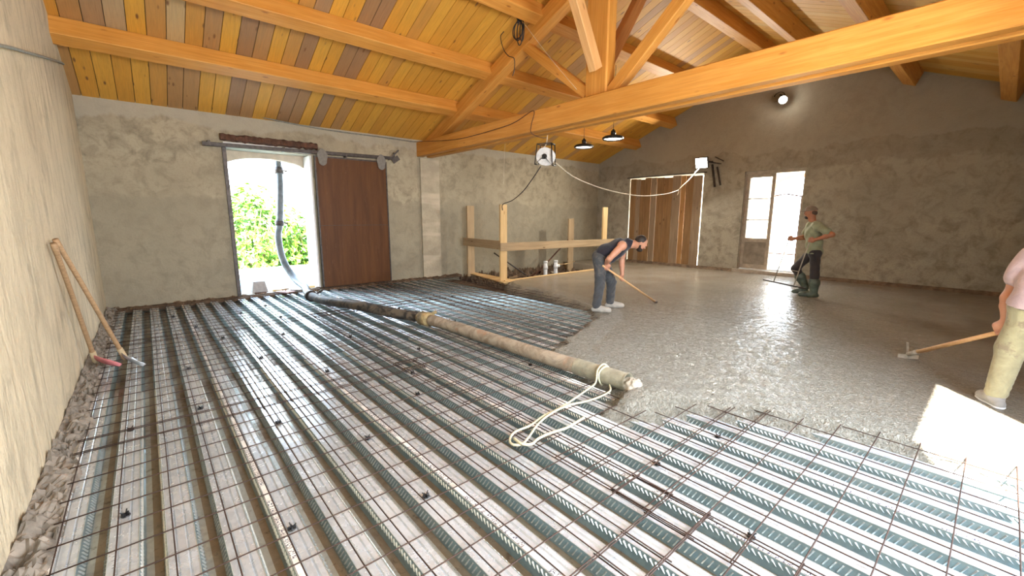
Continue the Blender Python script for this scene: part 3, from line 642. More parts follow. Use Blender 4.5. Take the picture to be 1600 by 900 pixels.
# ---------------------------------------------------------------- guard rail around the stair opening
r = empty('guard_rail', (8.0, 8.2, 0), 'timber guard rail of posts and boards around the stair opening', 'guard rail')
def post(x, y, top, w, d, m, base=0): return timber('post', (x, y, base), (x, y, top), w, d, (1, 0, 0), m, r, .004)
post(6.29, 7.60, 1.83, .20, .05, M['plank_new']); post(6.42, 9.10, 1.83, .22, .05, M['plank_old'])
post(10.15, 7.63, 1.83, .20, .05, M['plank_new'], -.4); post(9.95, 8.75, 1.50, .24, .05, M['plank_old'], -.4)
timber('rail_board', (6.16, 7.555, .86), (10.5, 7.535, .82), .035, .19, (0, 1, 0), M['plank_old'], r, .003)
timber('rail_board', (6.24, 9.16, .92), (6.20, 7.59, .90), .035, .20, (1, 0, 0), M['plank_old'], r, .003)
r = empty('edge_board', (6.3, 8.3, .03), 'pale plywood edge board lying on the deck around the guard post', 'board')
mb = MB(); mb.add([(6.05, 7.30, .055), (6.55, 7.42, .055), (6.60, 9.2, .055), (6.42, 9.2, .055), (6.05, 7.30, .075), (6.55, 7.42, .075), (6.60, 9.2, .075), (6.42, 9.2, .075)],
                  [(0, 1, 2, 3), (4, 5, 6, 7), (0, 1, 5, 4), (1, 2, 6, 5), (2, 3, 7, 6), (3, 0, 4, 7)]); mb.build('board', M['plank_new'], r)
tag(timber('edge_plank', (6.2, 7.44, .05), (10.3, 7.50, .05), .05, .10, (0, 1, 0), M['plank_new']), 'plank on edge forming the concrete stop in front of the stair opening', 'plank')
for x, y, l in ((7.72, 7.62, 'left white drain pipe standing in the stair opening'), (8.08, 7.60, 'right white drain pipe with a branch, standing in the stair opening')):
    r2 = empty('drain_pipe', (x, y, 0), l, 'pipe')
    mb = MB(); mb.tube([(x, y, -.4), (x, y, .42)], .05, 14); mb.build('pipe', M['pvc'], r2, True)
    mb = MB(); mb.tube([(x, y, .22), (x, y, .30)], .060, 14); mb.build('collar', M['pvc'], r2, True); mb = MB(); mb.tube([(x, y, .38), (x, y, .43)], .058, 14); mb.build('rim', M['pvc'], r2, True)
    if x > 8: mb = MB(); mb.tube([(x, y, .28), (x + .12, y - .02, .28)], .035, 12); mb.build('branch', M['pvc'], r2, True)
mb = MB(); mb.tube([(8.0, 8.6, -.3), (9.85, 8.75, .86)], .022, 8); tag(mb.build('steel_bar', M['rust'], smooth=True), 'long dark bar leaning in the stair opening', 'bar')
mb = MB(); mb.tube([(8.25, 8.3, -.35), (7.0, 8.85, .60)], .018, 8); tag(mb.build('steel_bar', M['dark_steel'], smooth=True), 'short dark bar leaning left behind the guard post', 'bar')
mb = MB(); mb.tube(spline([(8.1, 7.6, .32), (8.5, 7.7, .29), (9.0, 7.9, .27), (9.3, 8.0, .29)]), .008, 6); tag(mb.build('cord', M['plank_new'], smooth=True), 'thin pale cord running right from the white drain pipe', 'cord')
for k in range(8):
    a = Vector((6.9 + .36 * k + random.uniform(0, .1), random.uniform(8.1, 9.2), -.1)); th = random.uniform(0, 6.28); L = random.uniform(.15, .35)
    mb = MB(); mb.bar(a, a + Vector((L * math.cos(th), L * math.sin(th), random.uniform(.02, .16))), random.uniform(.04, .1), random.uniform(.02, .06)); tag(mb.build('scrap_piece', M[random.choice(['plank_old', 'slurry', 'rust', 'soil'])]), ['leftmost', 'second', 'third', 'fourth', 'fifth', 'sixth', 'seventh', 'rightmost'][k] + ' dark piece of scrap from the left in the stair opening', 'scrap', 'scrap in the stair opening')

# ---------------------------------------------------------------- concrete pump hose
HZC = .135
def hose_mat():
    t = NT('muddy_hose'); o = t.pos(); n = t.noise(o, 6, 6, .7, .6)
    x, y, z = t.xyz(o)
    c = t.mix(t.ramp(n, [(.45, 0), (.58, 1)]), (.022, .021, .02), (.12, .098, .072)); t.bump(n, .4, .02); return t.set(c, .6)
M['hose_black'] = hose_mat()
t = NT('cement_hose'); o_ = t.pos(); n = t.noise(o_, 7, 6, .7, .6); n2 = t.noise(o_, 3, 4)
c = t.mix(t.ramp(n, [(.42, 0), (.6, 1)]), (.42, .36, .28), (.25, .205, .15)); c = t.mix(t.math('MULTIPLY', t.ramp(n2, [(.6, 0), (.68, 1)]), .7), c, (.46, .22, .11)); t.bump(n, .6, .02)
M['hose_pale'] = t.set(c, .75)
M['hose_grey'] = plain('grey_hose', (.13, .155, .17), .45, 0, .35, 8, .3)
M['hose_wet'] = plain('cement_coated_hose', (.30, .29, .22), .5, 0, .25, 14, .8)
r = empty('pump_hose', (2.3, 7.6, 0), 'thick concrete pump hose coming in by the far doorway and across the deck', 'hose')
up_ = [(2.28, 10.6, 5.2), (2.27, 10.35, 3.4), (2.26, 10.1, 2.5), (2.22, 10.0, 2.0), (2.16, 10.0, 1.4), (2.10, 9.95, 1.1), (2.14, 9.85, .62), (2.26, 9.55, .27), (2.30, 9.0, .155), (2.20, 8.5, HZC), (2.14, 8.05, HZC)]
mb = MB(); mb.tube(spline(up_, 10), .068, 16); mb.build('upper_hose', M['hose_grey'], r, True)
for p, q in (((2.262, 10.12, 2.55), (2.255, 10.08, 2.43)), ((2.165, 10.0, 1.46), (2.155, 10.0, 1.36))):
    mb = MB(); mb.tube([p, q], .088, 16); cpl = mb.build('coupling', M['dark_steel'], r, True); mb = MB(); mb.bar(Vector(p) + Vector((.08, 0, -.04)), Vector(p) + Vector((.16, 0, -.06)), .03, .03); mb.build('lever', M['dark_steel'], cpl)
mid = [(2.14, 8.05, HZC), (2.16, 7.4, HZC + .02), (2.2, 6.95, HZC + .05), (2.36, 6.3, HZC + .07), (2.62, 5.75, HZC + .02), (2.82, 5.35, HZC), (2.86, 5.15, HZC)]
mb = MB(); mb.tube(spline(mid, 10), .075, 16); mb.build('rubber_hose', M['hose_black'], r, True)
cl = MB(); cl.tube([(2.145, 8.12, HZC), (2.145, 8.0, HZC)], .10, 16); cpl = cl.build('coupling', M['dark_steel'], r, True); cl = MB(); cl.bar((2.24, 8.06, HZC + .02), (2.34, 8.02, HZC + .09), .03, .04); cl.build('lever', M['dark_steel'], cpl)
cl = MB(); cl.tube([(2.84, 5.24, HZC), (2.87, 5.06, HZC)], [.098, .098], 16); cl.tube([(2.835, 5.28, HZC), (2.84, 5.24, HZC)], .088, 16); cl.bar((2.93, 5.16, HZC + .05), (2.99, 5.1, HZC + .09), .05, .04); cl.build('coupling', plain('muddy_clamp', (.30, .23, .11), .8, 0, .4, 20, .8), r, True)
end = [(2.87, 5.06, HZC), (2.91, 4.6, HZC), (2.95, 3.6, HZC), (2.97, 2.95, HZC), (3.0, 2.5, HZC)]
mb = MB(); mb.tube(spline(end, 10), .073, 18); mb.build('outlet_hose', M['hose_pale'], r, True)
mb = MB(); mb.tube([(3.0, 2.52, HZC), (3.015, 2.2, HZC), (3.03, 1.98, HZC)], .079, 20, caps=False)
mb.tube([(3.03, 1.98, HZC), (3.031, 1.965, HZC)], [.084, .084], 20, caps=False); mb.tube([(3.031, 1.965, HZC), (3.03, 1.98, HZC), (3.02, 2.1, HZC)], [.084, .066, .064], 20, caps=False); mb.build('outlet_end', M['hose_wet'], r, True)
# concrete spilling out of the outlet
def blob(name, c, rad, m, label=None, cat=None, amp=.25, f=9, kind=None, parent=None, n=24):
    vs, fs = [], []
    for i in range(n + 1):
        for j in range(2 * n):
            th, ph = math.pi * i / n, math.pi * j / n; q = Vector((math.sin(th) * math.cos(ph), math.sin(th) * math.sin(ph), math.cos(th)))
            e = 1 + amp * noise.noise(q * f * .3 + Vector(c)) + amp * .6 * noise.noise(q * f + Vector(c)) + amp * .35 * noise.noise(q * f * 3)
            vs.append((c[0] + rad[0] * q.x * e, c[1] + rad[1] * q.y * e, c[2] + rad[2] * q.z * e))
    for i in range(n):
        for j in range(2 * n): fs.append((i * 2 * n + j, (i + 1) * 2 * n + j, (i + 1) * 2 * n + (j + 1) % (2 * n), i * 2 * n + (j + 1) % (2 * n)))
    o = link_mesh(name, vs, fs, m, parent, smooth=True)
    return tag(o, label, cat, kind=kind) if label else o
blob('concrete_spill', (3.035, 1.93, .11), (.075, .09, .07), M['slurry'], 'lump of fresh concrete spilling out of the pump hose end', 'concrete', .3, 9, 'stuff')
# rope tied to the hose end
t = NT('yellowed_rope'); o_ = t.pos(); w_ = t.nd('TexWave'); t.put(w_.inputs['Vector'], t.mapp(o_, (1, 1, 1))); w_.inputs['Scale'].default_value = 60; w_.inputs['Distortion'].default_value = 3
t.bump(w_.outputs['Fac'], .4, .004); M['rope'] = t.set(t.mix(w_.outputs['Fac'], (.44, .42, .28), (.60, .57, .40)), .85)
RZ = .072
r = empty('rope', (2.3, 2.0, RZ), 'pale yellow rope looped on the rebar mesh and tied round the hose end', 'rope')
mb = MB()
mb.tube(spline([(3.09, 2.20, .17), (3.02, 2.22, .235), (2.93, 2.22, .20), (2.88, 2.20, .10), (2.72, 2.17, .085), (2.36, 2.11, RZ), (2.12, 2.09, RZ), (1.95, 2.05, RZ), (1.80, 2.05, RZ), (1.71, 2.00, RZ), (1.68, 1.94, RZ), (1.73, 1.90, RZ), (1.83, 1.94, RZ), (2.0, 2.02, RZ + .008), (2.2, 2.07, RZ + .012), (2.40, 2.075, RZ + .01), (2.55, 2.05, RZ), (2.70, 2.03, RZ), (2.86, 2.03, RZ + .01), (2.95, 2.10, .09), (3.02, 2.14, .06)], 8), .0085, 8)
mb.build('loop', M['rope'], r, True)
mb = MB(); mb.tube(spline([(1.72, 1.97, RZ + .015), (1.72, 1.89, RZ + .01), (1.78, 1.86, RZ), (1.86, 1.88, RZ), (1.97, 1.88, RZ), (2.1, 1.85, RZ + .005), (2.20, 1.85, RZ + .01), (2.30, 1.85, RZ + .02)], 8), .0095, 8); mb.build('loose_end', M['rope'], r, True)
mb = MB(); mb.tube([(3.008 + .086 * math.cos(a), 2.2 + .006 * math.sin(3 * a), HZC + .086 * math.sin(a)) for a in np.linspace(0, 2 * math.pi, 25)[:-1]], .0085, 8, closed=True); mb.build('tie', M['rope'], r, True)

# ---------------------------------------------------------------- shovels leaning on the left wall
def shovel(top, bot, bladedir, blade_m, label, roll=.75):
    top, bot, bd = Vector(top), Vector(bot), Vector(bladedir).normalized()
    r = empty('shovel', tuple(bot), label, 'shovel'); ax = (bot - top).normalized()
    pts = [top, top + (bot - top) * .3 + Vector((0, 0, .01)), top + (bot - top) * .7, bot]
    mb = MB(); mb.tube(spline(pts, 6), [.021] * 2 + [.019] * 17, 10); mb.build('handle', M['handle'], r, True)
    mb = MB(); mb.tube([bot - ax * .12, bot + ax * .02, bot + ax * .05], [.024, .026, .014], 10); mb.build('socket', plain('dusty_socket', (.42, .33, .20), .8), r, True)
    side = bd.cross(Vector((0, 0, 1))).normalized(); upv = side.cross(bd).normalized(); side, upv = (side * math.cos(roll) + upv * math.sin(roll)), (upv * math.cos(roll) - side * math.sin(roll))
    vs, fs = [], []; nL, nW = 12, 8
    for k in (0, -.004):
        for i in range(nL + 1):
            u = i / nL; wid = .085 * (1 - max(0, (u - .55) / .45) ** 2 * .98) * (.75 + .25 * min(1, u * 5))
            for j in range(nW + 1):
                v = j / nW * 2 - 1
                p = bot + bd * (u * .28) + side * (v * wid) + upv * (.030 * v * v + k - .012 * math.sin(u * math.pi))
                vs.append(tuple(p))
    st = (nL + 1) * (nW + 1)
    for k in (0, 1):
        for i in range(nL):
            for j in range(nW): a = k * st + i * (nW + 1) + j; fs.append((a, a + 1, a + nW + 2, a + nW + 1))
    rim = [(i, 0) for i in range(nL + 1)] + [(nL, j) for j in range(1, nW + 1)] + [(i, nW) for i in range(nL - 1, -1, -1)] + [(0, j) for j in range(nW - 1, 0, -1)]
    ids = [i * (nW + 1) + j for i, j in rim]
    for a, b in zip(ids, ids[1:] + ids[:1]): fs.append((a, b, b + st, a + st))
    o = link_mesh('blade', vs, fs, blade_m, r, smooth=True)
    bm = bmesh.new(); bm.from_mesh(o.data); bmesh.ops.recalc_face_normals(bm, faces=bm.faces); bm.to_mesh(o.data); bm.free()
M['blade_pink'] = plain('faded_red_blade', (.52, .17, .18), .5, 0, .25, 16, .3); M['blade_grey'] = plain('worn_steel_blade', (.52, .56, .60), .35, .6, .2, 16)
shovel((-.575, 5.15, 1.36), (-.30, 5.72, .13), (.50, -.85, -.24), M['blade_grey'], 'right wooden-handled shovel with grey blade leaning on the left wall')
shovel((-.575, 5.02, 1.33), (-.52, 5.80, .13), (.65, -.72, -.20), M['blade_pink'], 'left wooden-handled shovel with faded red blade leaning on the left wall')

# ---------------------------------------------------------------- cables, reel, lamps
def cable(name, pts, r, m, label, cat='cable', k=8, n=6, parent=None):
    mb = MB(); mb.tube(spline(pts, k), r, n); o = mb.build(name, m, parent, True)
    return tag(o, label, cat) if label else o
M['grey_cable'] = plain('grey_cable', (.20, .21, .19), .6, 0, .3)
M['white_cable'] = plain('white_cable', (.62, .56, .44), .6)
cable('wall_cable', [(-.58, .6, 1.62), (-.585, 2.0, 2.02), (-.585, 4.16, 2.58), (-.585, 5.44, 2.88), (-.585, 8.07, 3.47), (-.56, 9.2, 3.70), (.05, 9.44, 3.68), (.85, 9.45, 3.53), (1.8, 9.45, 3.41), (2.93, 9.45, 3.33), (4.3, 9.45, 3.32), (5.05, 9.40, 3.30)], .013, M['grey_cable'], 'grey cable running up the left wall and along the top of the far wall')
cable('beam_cable', [(5.05, 9.40, 3.30), (5.13, 8.56, 3.22), (5.135, 7.55, 3.14), (5.135, 6.3, 3.16), (5.135, 5.85, 3.20), (5.13, 5.4, 3.30), (5.12, 5.44, 3.08), (5.14, 5.46, 2.96), (5.3, 5.42, 2.90), (5.55, 5.50, 2.93)], .007, M['rust'], 'thin dark cable drooping along the face of the tie beam')
r = empty('cable_reel', (5.6, 5.56, 2.45), 'white round cable reel in a black tube frame hanging from the tie beam', 'cable reel')
rc = Vector((5.6, 5.56, 2.62)); ax = Vector((.86, .5, .06)).normalized(); sd = Vector((-.5, .86, 0)).normalized(); uz = Vector((0, 0, 1))
def disc(c, rr, w, n=28): mb = MB(); mb.tube([c - ax * w / 2, c - ax * w / 2 * .96, c + ax * w / 2 * .96, c + ax * w / 2], [rr * .97, rr, rr, rr * .97], n); return mb
fl_ = disc(rc - ax * .08, .155, .018).build('flange', M['white_paint'], r, True); disc(rc + ax * .08, .155, .018).build('flange', M['white_paint'], r, True)
disc(rc, .105, .14).build('drum', M['pvc'], r, True); disc(rc - ax * .095, .045, .02).build('hub', M['dark_steel'], fl_, True)
mb = MB()
for s in (-1, 1):
    a_ = rc + ax * (.125 * s)
    mb.tube([a_ + uz * .215 - sd * .13 * 1, a_ + uz * .215 + sd * .13, a_ - uz * .13 + sd * .17, a_, a_ - uz * .16 - sd * .15, a_ + uz * .215 - sd * .13], .011, 8)
for q in (uz * .215 - sd * .13, uz * .215 + sd * .13, -uz * .13 + sd * .17, -uz * .16 - sd * .15): mb.tube([rc + ax * .125 + q, rc - ax * .125 + q], .011, 8)
mb.tube([rc - ax * .16, rc + ax * .13], .014, 8); mb.tube([rc - ax * .15, rc - ax * .15 - uz * .05 + sd * .02], .012, 8)
mb.build('frame', M['black'], r, True)
cable('hanging_cord', [(5.575, 5.5, 2.98), (5.58, 5.52, 2.88), (5.6, 5.56, 2.83), (5.56, 5.58, 2.76)], .008, M['white_cable'], 'short white cord tying the cable reel to the tie beam', 'cord')
cable('white_cable', [(5.66, 5.37, 2.50), (6.24, 5.39, 2.27), (7.33, 5.46, 2.10), (8.65, 5.54, 2.03), (9.9, 5.62, 2.12), (10.6, 5.67, 2.24)], .011, M['white_cable'], 'long white cable sagging from the reel to the floodlight')
cable('lamp_cord', [(10.55, 5.66, 2.12), (10.62, 5.67, 2.2), (10.65, 5.67, 2.28), (11.2, 5.7, 2.55), (11.80, 5.74, 2.90)], .013, M['white_cable'], 'knotted white cord rising steeply to the floodlight', 'cord')
cable('black_cable', [(5.66, 5.75, 2.47), (5.70, 5.92, 2.35), (5.75, 6.1, 2.24), (5.86, 6.45, 2.06), (6.04, 6.99, 1.90), (6.2, 7.50, 1.83), (6.25, 7.57, 1.70)], .009, M['black'], 'black cable drooping from the reel to the top of the guard post')
cable('twine', [(4.93, 5.45, 4.62), (5.02, 4.9, 3.95), (5.08, 4.42, 3.42)], .003, M['white_cable'], 'thin white twine slanting from the cable bundle to the tie beam', 'string', 6, 5)
cable('twine', [(5.59, 6.69, 3.0), (5.59, 6.72, 2.6), (5.59, 6.74, 2.2)], .003, M['white_cable'], 'thin pale string hanging straight down from the tie beam, left of the reel', 'string', 6, 5)
# black bundle hanging by the upper purlin
r = empty('cable_bundle', (5.0, 5.6, 4.5), 'coiled black cable bundle hanging beside the rafter near the roof top', 'cable')
mb = MB()
for k, (w, h, o1) in enumerate(((.10, .15, 0), (.07, .19, .03), (.13, .13, -.03), (.05, .16, .06))):
    c = Vector((5.03, 5.68 - o1, 4.74 - h)); mb.tube([c + Vector((.01 * k, w * math.sin(a), h * math.cos(a))) for a in np.linspace(0, 2 * math.pi, 21)[:-1]], .009, 6, closed=True)
mb.build('coil', M['black'], r, True)
mb = MB(); mb.tube(spline([(5.03, 5.68, 4.72), (5.03, 5.64, 4.86), (5.02, 5.56, 5.05)]), .010, 6); mb.tube(spline([(5.03, 5.68, 4.72), (5.03, 5.78, 4.9), (5.0, 5.98, 5.0)]), .008, 6); mb.tube([(5.03, 5.68, 4.70), (5.03, 5.67, 4.76)], .02, 8); mb.build('tie', M['black'], r, True)
cable('loose_cord', [(5.08, 6.11, 4.72), (5.08, 6.2, 4.66), (5.10, 6.15, 4.46), (5.12, 6.04, 4.32), (5.15, 5.92, 4.25), (5.2, 5.97, 4.1), (5.2, 6.02, 4.0)], .007, M['black'], 'loose black cord dangling over the rafter left of the cable bundle', 'cord')
# emitters
t = NT('lamp_glow'); t.set((1, 1, 1), .3, **{'Emission Color': (1, .97, .88, 1), 'Emission Strength': 30.0}); M['glow'] = t.m
t = NT('lamp_glow_soft'); t.set((1, 1, 1), .3, **{'Emission Color': (1, .96, .88, 1), 'Emission Strength': 4.0}); M['glow2'] = t.m
def floodlight(c, look, w, h, label, m, power, rodto):
    c = Vector(c); d = (Vector(look) - c).normalized(); s = d.cross(Vector((0, 0, 1))).normalized(); u = s.cross(d)
    r = empty('floodlight', tuple(c), label, 'lamp')
    mb = MB(); mb.bar(c - d * .06, c, w, h, s, ch=.01); hs = mb.build('housing', M['dark_steel'], r)
    mb = MB(); mb.bar(c + d * .001, c + d * .006, w * .86, h * .86, s); mb.build('lens', m, hs)
    mb = MB(); mb.bar(c - d * .03 + s * (w / 2 + .012), c - d * .12 + s * (w / 2 + .012), .01, .03); mb.bar(c - d * .03 - s * (w / 2 + .012), c - d * .12 - s * (w / 2 + .012), .01, .03); mb.bar(c - d * .12 + s * (w / 2 + .02), c - d * .12 - s * (w / 2 + .02), .03, .01); mb.bar(c - d * .12, rodto, .03, .03); mb.build('bracket', M['dark_steel'], r)
    l = D.lights.new('floodlight_beam', 'AREA'); l.shape = 'RECTANGLE'; l.size = w * .8; l.size_y = h * .8; l.energy = power; l.color = (1, .93, .80)
    o = D.objects.new('floodlight_beam', l); COL.objects.link(o); o.parent = r; o.location = d * .02; o.rotation_euler = d.to_track_quat('-Z', 'Y').to_euler()
floodlight((11.86, 5.72, 3.03), (4.5, 4.8, .4), .34, .30, 'bright square floodlight on a bracket above the gable doors', M['glow'], 170, (12.18, 5.55, 3.08))
r = empty('wall_hook', (12.15, 5.45, 2.4), 'black iron hooks hanging on the gable wall right of the floodlight', 'hook')
mb = MB(); mb.bar((12.17, 5.56, 3.0), (12.12, 5.42, 2.38), .03, .05); mb.bar((12.17, 5.42, 2.92), (12.12, 5.27, 2.42), .025, .04); mb.build('strap', M['dark_steel'], r)
mb = MB(); mb.bar((12.19, 5.75, 3.10), (12.0, 5.25, 2.98), .03, .03); mb.bar((12.19, 5.5, 3.2), (12.05, 5.2, 3.05), .02, .02); mb.build('arm', M['dark_steel'], r)
# small round lamp under the tie beam end
r = empty('spot_lamp', (12.0, 3.99, 4.43), 'small round bright lamp with glass bulb high on the gable wall', 'lamp')
mb = MB(); mb.tube([(12.0, 3.90, 4.37), (11.92, 3.87, 4.33)], [.07, .10], 18); mb.build('shade', plain('chrome', (.6, .58, .55), .25, 1), r, True)
mb = MB(); mb.tube([(11.918, 3.868, 4.329), (11.912, 3.866, 4.326)], .092, 18); mb.build('lens', M['glow2'], r, True)
blob('bulb', (11.99, 4.06, 4.43), (.08, .08, .10), M['glass'], amp=.05, parent=r)
mb = MB(); mb.tube([(12.19, 3.98, 4.50), (12.02, 3.97, 4.48), (12.0, 3.92, 4.42)], .02, 8); mb.tube([(12.0 + 0, 3.98 + .12 * math.cos(a), 4.42 + .12 * math.sin(a)) for a in np.linspace(.3, 3.4, 12)], .012, 6); mb.build('arm', M['dark_steel'], r, True)
l = D.lights.new('spot_lamp_beam', 'POINT'); l.energy = 6; l.shadow_soft_size = .06; l.color = (1, .93, .8); o = D.objects.new('spot_lamp_beam', l); COL.objects.link(o); o.parent = r; o.location = (-.22, -.15, -.12)
def bay(c, label, top):
    c = Vector(c); r = empty('high_bay_lamp', tuple(c), label, 'lamp', 'round black hanging lamps')
    mb = MB(); mb.tube([c, c + uz * .02, c + uz * .05, c + uz * .075], [.235, .24, .20, .09], 28); hs = mb.build('housing', M['black'], r, True)
    mb = MB(); mb.tube([c + uz * .075, c + uz * .17], [.055, .05], 16); mb.tube([c + uz * .17, c + uz * .20], [.03, .02], 10); mb.build('driver', M['black'], r, True)
    mb = MB(); mb.tube([c + uz * .004, c - uz * .022], [.238, .225], 28, caps=False); mb.build('skirt', M['black'], r, True)
    mb = MB(); mb.tube([c - uz * .003, c + uz * .001], .20, 28); mb.build('lens', M['glow2'], hs, True)
    mb = MB(); mb.tube([c + uz * .2, (c.x, c.y, top)], .006, 6); mb.build('wire', M['dark_steel'], r, True)
    l = D.lights.new('bay_beam', 'AREA'); l.shape = 'DISK'; l.size = .4; l.energy = 30; l.color = (1, .95, .85); o = D.objects.new('bay_beam', l); COL.objects.link(o); o.parent = r; o.location = (0, 0, -.02)
bay((8.4, 7.03, 3.25), 'left of two round black lamps hanging under the roof', roofz(7.03))
bay((8.1, 5.95, 3.27), 'right of two round black lamps hanging under the roof', roofz(5.95))

# ---------------------------------------------------------------- outside the far doorway
mb = MB()
M['teal'] = plain('weathered_teal_boards', (.16, .27, .32), .6, .1, .2, 6)
for i in range(16): mb.box(-1.0, 7.0, 10.15 + i * .22, 10.15 + i * .22 + .19, -.10, -.06)
tag(mb.build('terrace', M['teal']), 'pale teal slatted terrace outside the far doorway', 'terrace')
mb = MB(); mb.box(-4, 12, 13.7, 15.0, -.12, -.02); tag(mb.build('kerb_slab', M['limewash']), 'pale concrete path between the terrace and the bushes', 'path')
mb = MB(); mb.box(-60, 90, -60, 100, -.98, -.92); tag(mb.build('ground', M['stone']), kind='structure')
M['leaf'] = None
t = NT('vine_leaf'); rn = t.nd('Attribute', attribute_name='tone').outputs['Color']
M['leaf'] = t.set(t.mix(t.xyz(rn)[0], (.045, .15, .008), (.20, .34, .03)), .5, **{'Transmission Weight': .0})
def bush(name, c, rad, n, size, label, seed):
    rr = random.Random(seed); vs, fs, tn = [], [], []
    for i in range(n):
        while True:
            q = Vector((rr.uniform(-1, 1), rr.uniform(-1, 1), rr.uniform(-1, 1)))
            if .45 < q.length < 1: break
        e = 1 + .35 * noise.noise(q * 2.2 + Vector((seed, 0, 0)))
        p = Vector((c[0] + q.x * rad[0] * e, c[1] + q.y * rad[1] * e, c[2] + q.z * rad[2] * e))
        nn = (q + Vector((rr.uniform(-.7, .7), rr.uniform(-.7, .7), rr.uniform(-.2, .9)))).normalized(); a = nn.orthogonal().normalized(); a.rotate(Matrix.Rotation(rr.uniform(0, 6.28), 3, nn)); b = nn.cross(a)
        s = size * rr.uniform(.6, 1.3); k = len(vs)
        vs += [p - a * s, p - a * s * .2 + b * s * .55 + nn * s * .12, p + a * s, p - a * s * .2 - b * s * .55 + nn * s * .12, p + nn * -.02]
        fs += [(k, k + 4, k + 1), (k + 4, k + 2, k + 1), (k, k + 3, k + 4), (k + 4, k + 3, k + 2)]; tn += [rr.random()] * 4
    r = empty(name, (c[0], c[1], -.9), label, 'bush')
    o = link_mesh('foliage', vs, fs, M['leaf'], r); ca = o.data.color_attributes.new('tone', 'FLOAT_COLOR', 'CORNER'); arr = []
    for x in tn: arr += [x, x, x, 1] * 3
    ca.data.foreach_set('color', arr)
    mb = MB(); rs = random.Random(seed)
    for i in range(9): a = rs.uniform(0, 6.28); mb.tube([(c[0] + .1 * math.cos(a), c[1] + .1 * math.sin(a), -.9), (c[0] + rad[0] * .4 * math.cos(a), c[1] + rad[1] * .4 * math.sin(a), c[2]), (c[0] + rad[0] * .7 * math.cos(a), c[1] + rad[1] * .7 * math.sin(a), c[2] + rad[2] * .6)], [.04, .025, .01], 5)
    mb.build('stems', M['handle'], r)
bush('leafy_bush', (2.5, 15.6, .75), (1.5, 1.0, 1.7), 2600, .11, 'tall bright green leafy bush at the left of the far doorway', 1)
bush('leafy_bush', (4.3, 16.0, .35), (1.2, 1.0, 1.25), 1800, .11, 'lower bright green leafy bush at the right of the far doorway', 2)
bush('leafy_bush', (5.9, 17.5, .6), (1.3, 1.0, 1.3), 900, .11, 'bright green bush behind the pump hose at the right', 3)
r = empty('shed', (6, 24, -.9), 'pale building with a grey corrugated wall beyond the bushes', 'building')
mb = MB(); mb.box(-2, 18, 24, 27, -.9, 3.0); mb.build('wall', plain('grey_wall', (.30, .28, .25), .9), r)
mb = MB(); mb.prism([(23.6, 3.0), (27.4, 3.0), (27.4, 3.2), (25.5, 4.4), (23.6, 3.2)], 0, -2.3, 18.3); mb.build('roof', M['limewash'], r)
mb = MB()
for i in range(14): mb.box(4.9 + i * .16, 4.9 + i * .16 + .10, 23.95, 24, .2, 2.4)
mb.build('corrugated_panel', M['slurry'], r)
# things on the doorway threshold
r = empty('float_box', (1.62, 9.75, 0), 'white upturned metal box on the far doorway threshold', 'box')
mb = MB(); mb.add([(1.48, 9.62, .04), (1.76, 9.60, .04), (1.80, 9.95, .05), (1.46, 9.95, .05), (1.52, 9.66, .26), (1.72, 9.65, .26), (1.76, 9.9, .33), (1.50, 9.9, .33)], [(0, 1, 2, 3), (4, 5, 6, 7), (0, 1, 5, 4), (1, 2, 6, 5), (2, 3, 7, 6), (3, 0, 4, 7)]); mb.build('shell', plain('scratched_box', (.34, .33, .33), .5), r)
mb = MB(); mb.box(1.52, 1.72, 9.56, 9.66, .0, .05); mb.build('foot', M['rust'], r)
tag(timber('timber_offcut', (1.86, 9.72, .03), (2.10, 9.68, .03), .12, .06, (0, 1, 0), M['plank_new']), 'pale timber offcut on the far doorway threshold', 'offcut')
tag(timber('timber_offcut', (2.44, 9.75, .035), (2.68, 9.70, .035), .10, .07, (0, 1, 0), M['plank_new']), 'pale timber offcut at the right end of the far doorway threshold', 'offcut')
r = empty('hand_trowel', (2.0, 9.2, .05), 'red and white plastering trowel lying by the far doorway', 'trowel')
mb = MB(); mb.add([(1.82, 9.30, .07), (1.96, 9.02, .07), (2.14, 9.10, .07), (2.02, 9.38, .07), (1.82, 9.30, .085), (1.96, 9.02, .085), (2.14, 9.10, .085), (2.02, 9.38, .085)], [(0, 1, 2, 3), (4, 5, 6, 7), (0, 1, 5, 4), (1, 2, 6, 5), (2, 3, 7, 6), (3, 0, 4, 7)]); mb.build('blade', plain('pinkish_paint', (.62, .36, .33), .6, 0, .3, 12), r)
mb = MB(); mb.tube([(1.93, 9.18, .12), (2.05, 9.24, .12)], .016, 8); mb.tube([(1.99, 9.21, .085), (1.99, 9.21, .12)], .01, 8); mb.build('grip', M['plank_old'], r, True)
